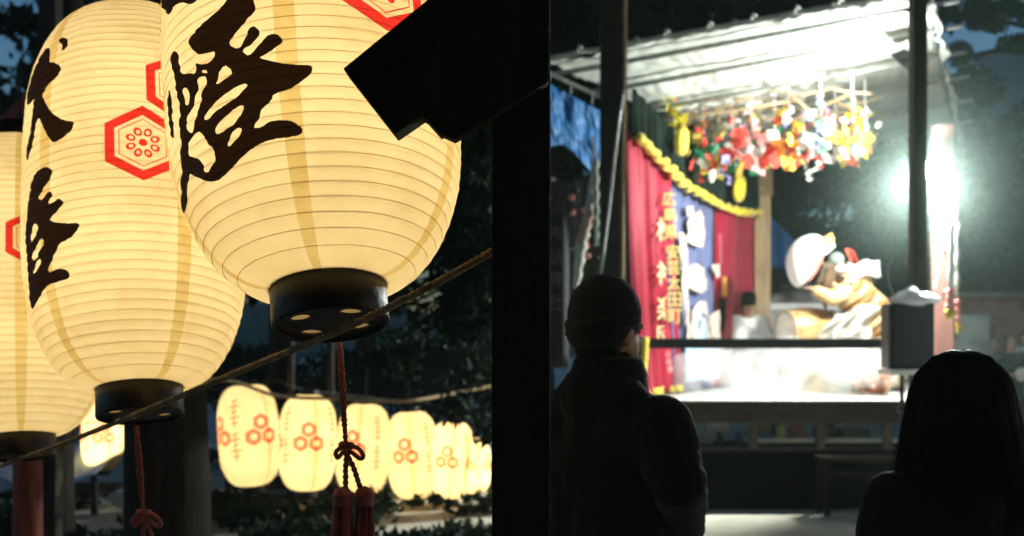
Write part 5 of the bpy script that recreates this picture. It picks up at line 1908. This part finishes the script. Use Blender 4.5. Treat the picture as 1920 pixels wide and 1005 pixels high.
o = leaf_mesh(gc, .055, M['leaf'], 'ground_darkener', None, 901)  # low leaves added to darken the lamp-lit ground strip
tag(o, 'low dark leaves added to darken the ground under the distant lanterns', 'ground cover', None, 'stuff')
# dim pole supports of the far lantern row
for i, px in enumerate((282, 545, 620, 905)):
    Y = (8.3, 9.0, 9.4, 13)[i]
    tag(MB().tube([(P(px, 640, Y).x, Y, 0), (P(px, 640, Y).x, Y, 2.5)], .035, 8).build('row_pole', M['dark_wood'], None, smooth=True),
        ['pole hidden beside the thick trunk, left end of the far row', 'dark pole between the first two far lanterns', 'dark pole just left of the red tassel cord', 'dark pole at the right end of the far row'][i], 'pole', 'poles holding the far lantern row')

# ------------------------------------------------------------------ stage smoke and haze


def vol(name, density, colr=(.97, .98, .97), aniso=.0, noise_=None):
    m = bpy.data.materials.new(name)
    m.use_nodes = True
    n, L = m.node_tree.nodes, m.node_tree.links
    n.remove(n['Principled BSDF'])
    pv = n.new('ShaderNodeVolumePrincipled')
    pv.inputs['Color'].default_value = (*colr, 1)
    pv.inputs['Density'].default_value = density
    pv.inputs['Anisotropy'].default_value = aniso
    L.new(pv.outputs[0], n['Material Output'].inputs['Volume'])
    if noise_:
        tc = n.new('ShaderNodeTexCoord')
        nz = n.new('ShaderNodeTexNoise')
        nz.inputs['Scale'].default_value = noise_
        nz.inputs['Detail'].default_value = 4
        nz.inputs['Distortion'].default_value = .6
        L.new(tc.outputs['Object'], nz.inputs['Vector'])
        mr = n.new('ShaderNodeMapRange')
        mr.inputs['From Min'].default_value = .46
        mr.inputs['From Max'].default_value = .68
        mr.inputs['To Min'].default_value = 0
        mr.inputs['To Max'].default_value = density
        L.new(nz.outputs['Fac'], mr.inputs['Value'])
        L.new(mr.outputs[0], pv.inputs['Density'])
    return m


def puff(name, c, rad, m, label, seed):
    mb = MB()
    mb.ball((0, 0, 0), rad, 32, 20)
    mb.v = [tuple(Vector(v) * (1 + .25 * noise.noise(Vector(v) * 2.2 + Vector((seed, 0, 0))))) for v in mb.v]
    o = mb.build(name, m, None, smooth=True)
    o.location = c
    return tag(o, label, 'smoke', None, 'stuff')


sm = vol('stage_smoke', 3.6, (.99, 1, 1), noise_=2.1)
puff('smoke', P(1470, 692, 12.2), (1.4, .8, .40), sm, 'white smoke rolling low over the stage deck', 3)
puff('smoke', P(1510, 575, 14.6), (.6, .5, .38), vol('thin_smoke', 1.3, noise_=2.2), 'thin grey smoke drifting up behind the drum', 8)
puff('smoke', P(1610, 680, 12.0), (.5, .5, .3), sm, 'white smoke around the legs of the dancer', 5)
puff('smoke', P(1840, 630, 13.2), (.8, .8, .5), vol('steam', .35, noise_=2.0), 'steam drifting over the stalls at the right', 12)
gm = bpy.data.materials.new('halation_mist')
gm.use_nodes = True
n_, L_ = gm.node_tree.nodes, gm.node_tree.links
n_.remove(n_['Principled BSDF'])
pv = n_.new('ShaderNodeVolumePrincipled')
pv.inputs['Color'].default_value = (.78, 1, .92, 1)
pv.inputs['Anisotropy'].default_value = .3
tc = n_.new('ShaderNodeTexCoord')
gt_ = n_.new('ShaderNodeTexGradient')
gt_.gradient_type = 'QUADRATIC_SPHERE'
L_.new(tc.outputs['Object'], gt_.inputs[0])
mm = n_.new('ShaderNodeMath')
mm.operation = 'MULTIPLY'
mm.inputs[1].default_value = .05
L_.new(gt_.outputs['Fac'], mm.inputs[0])
L_.new(mm.outputs[0], pv.inputs['Density'])
L_.new(pv.outputs[0], n_['Material Output'].inputs['Volume'])
mist = MB().ball((0, 0, 0), 1.0, 24, 14).build('halation_mist', gm, None)  # mist ball added to imitate lens glow around the lamp
mist.location = LAMP1
mist.scale = (1.8, 1.6, 1.7)
tag(mist, 'pale mist added to imitate lens glow around the dazzling floodlight', 'mist', None, 'stuff')
HZM = vol('evening_haze', .0015, (.80, 1.0, .93), .35)
hb_ = MB().box((0, 40, 8.5), (250, 170, 20))
hb_.v = [(x, y, z) for x, y, z in hb_.v]
o = hb_.build('haze', HZM, None)
tag(o, None, None, None, 'stuff')
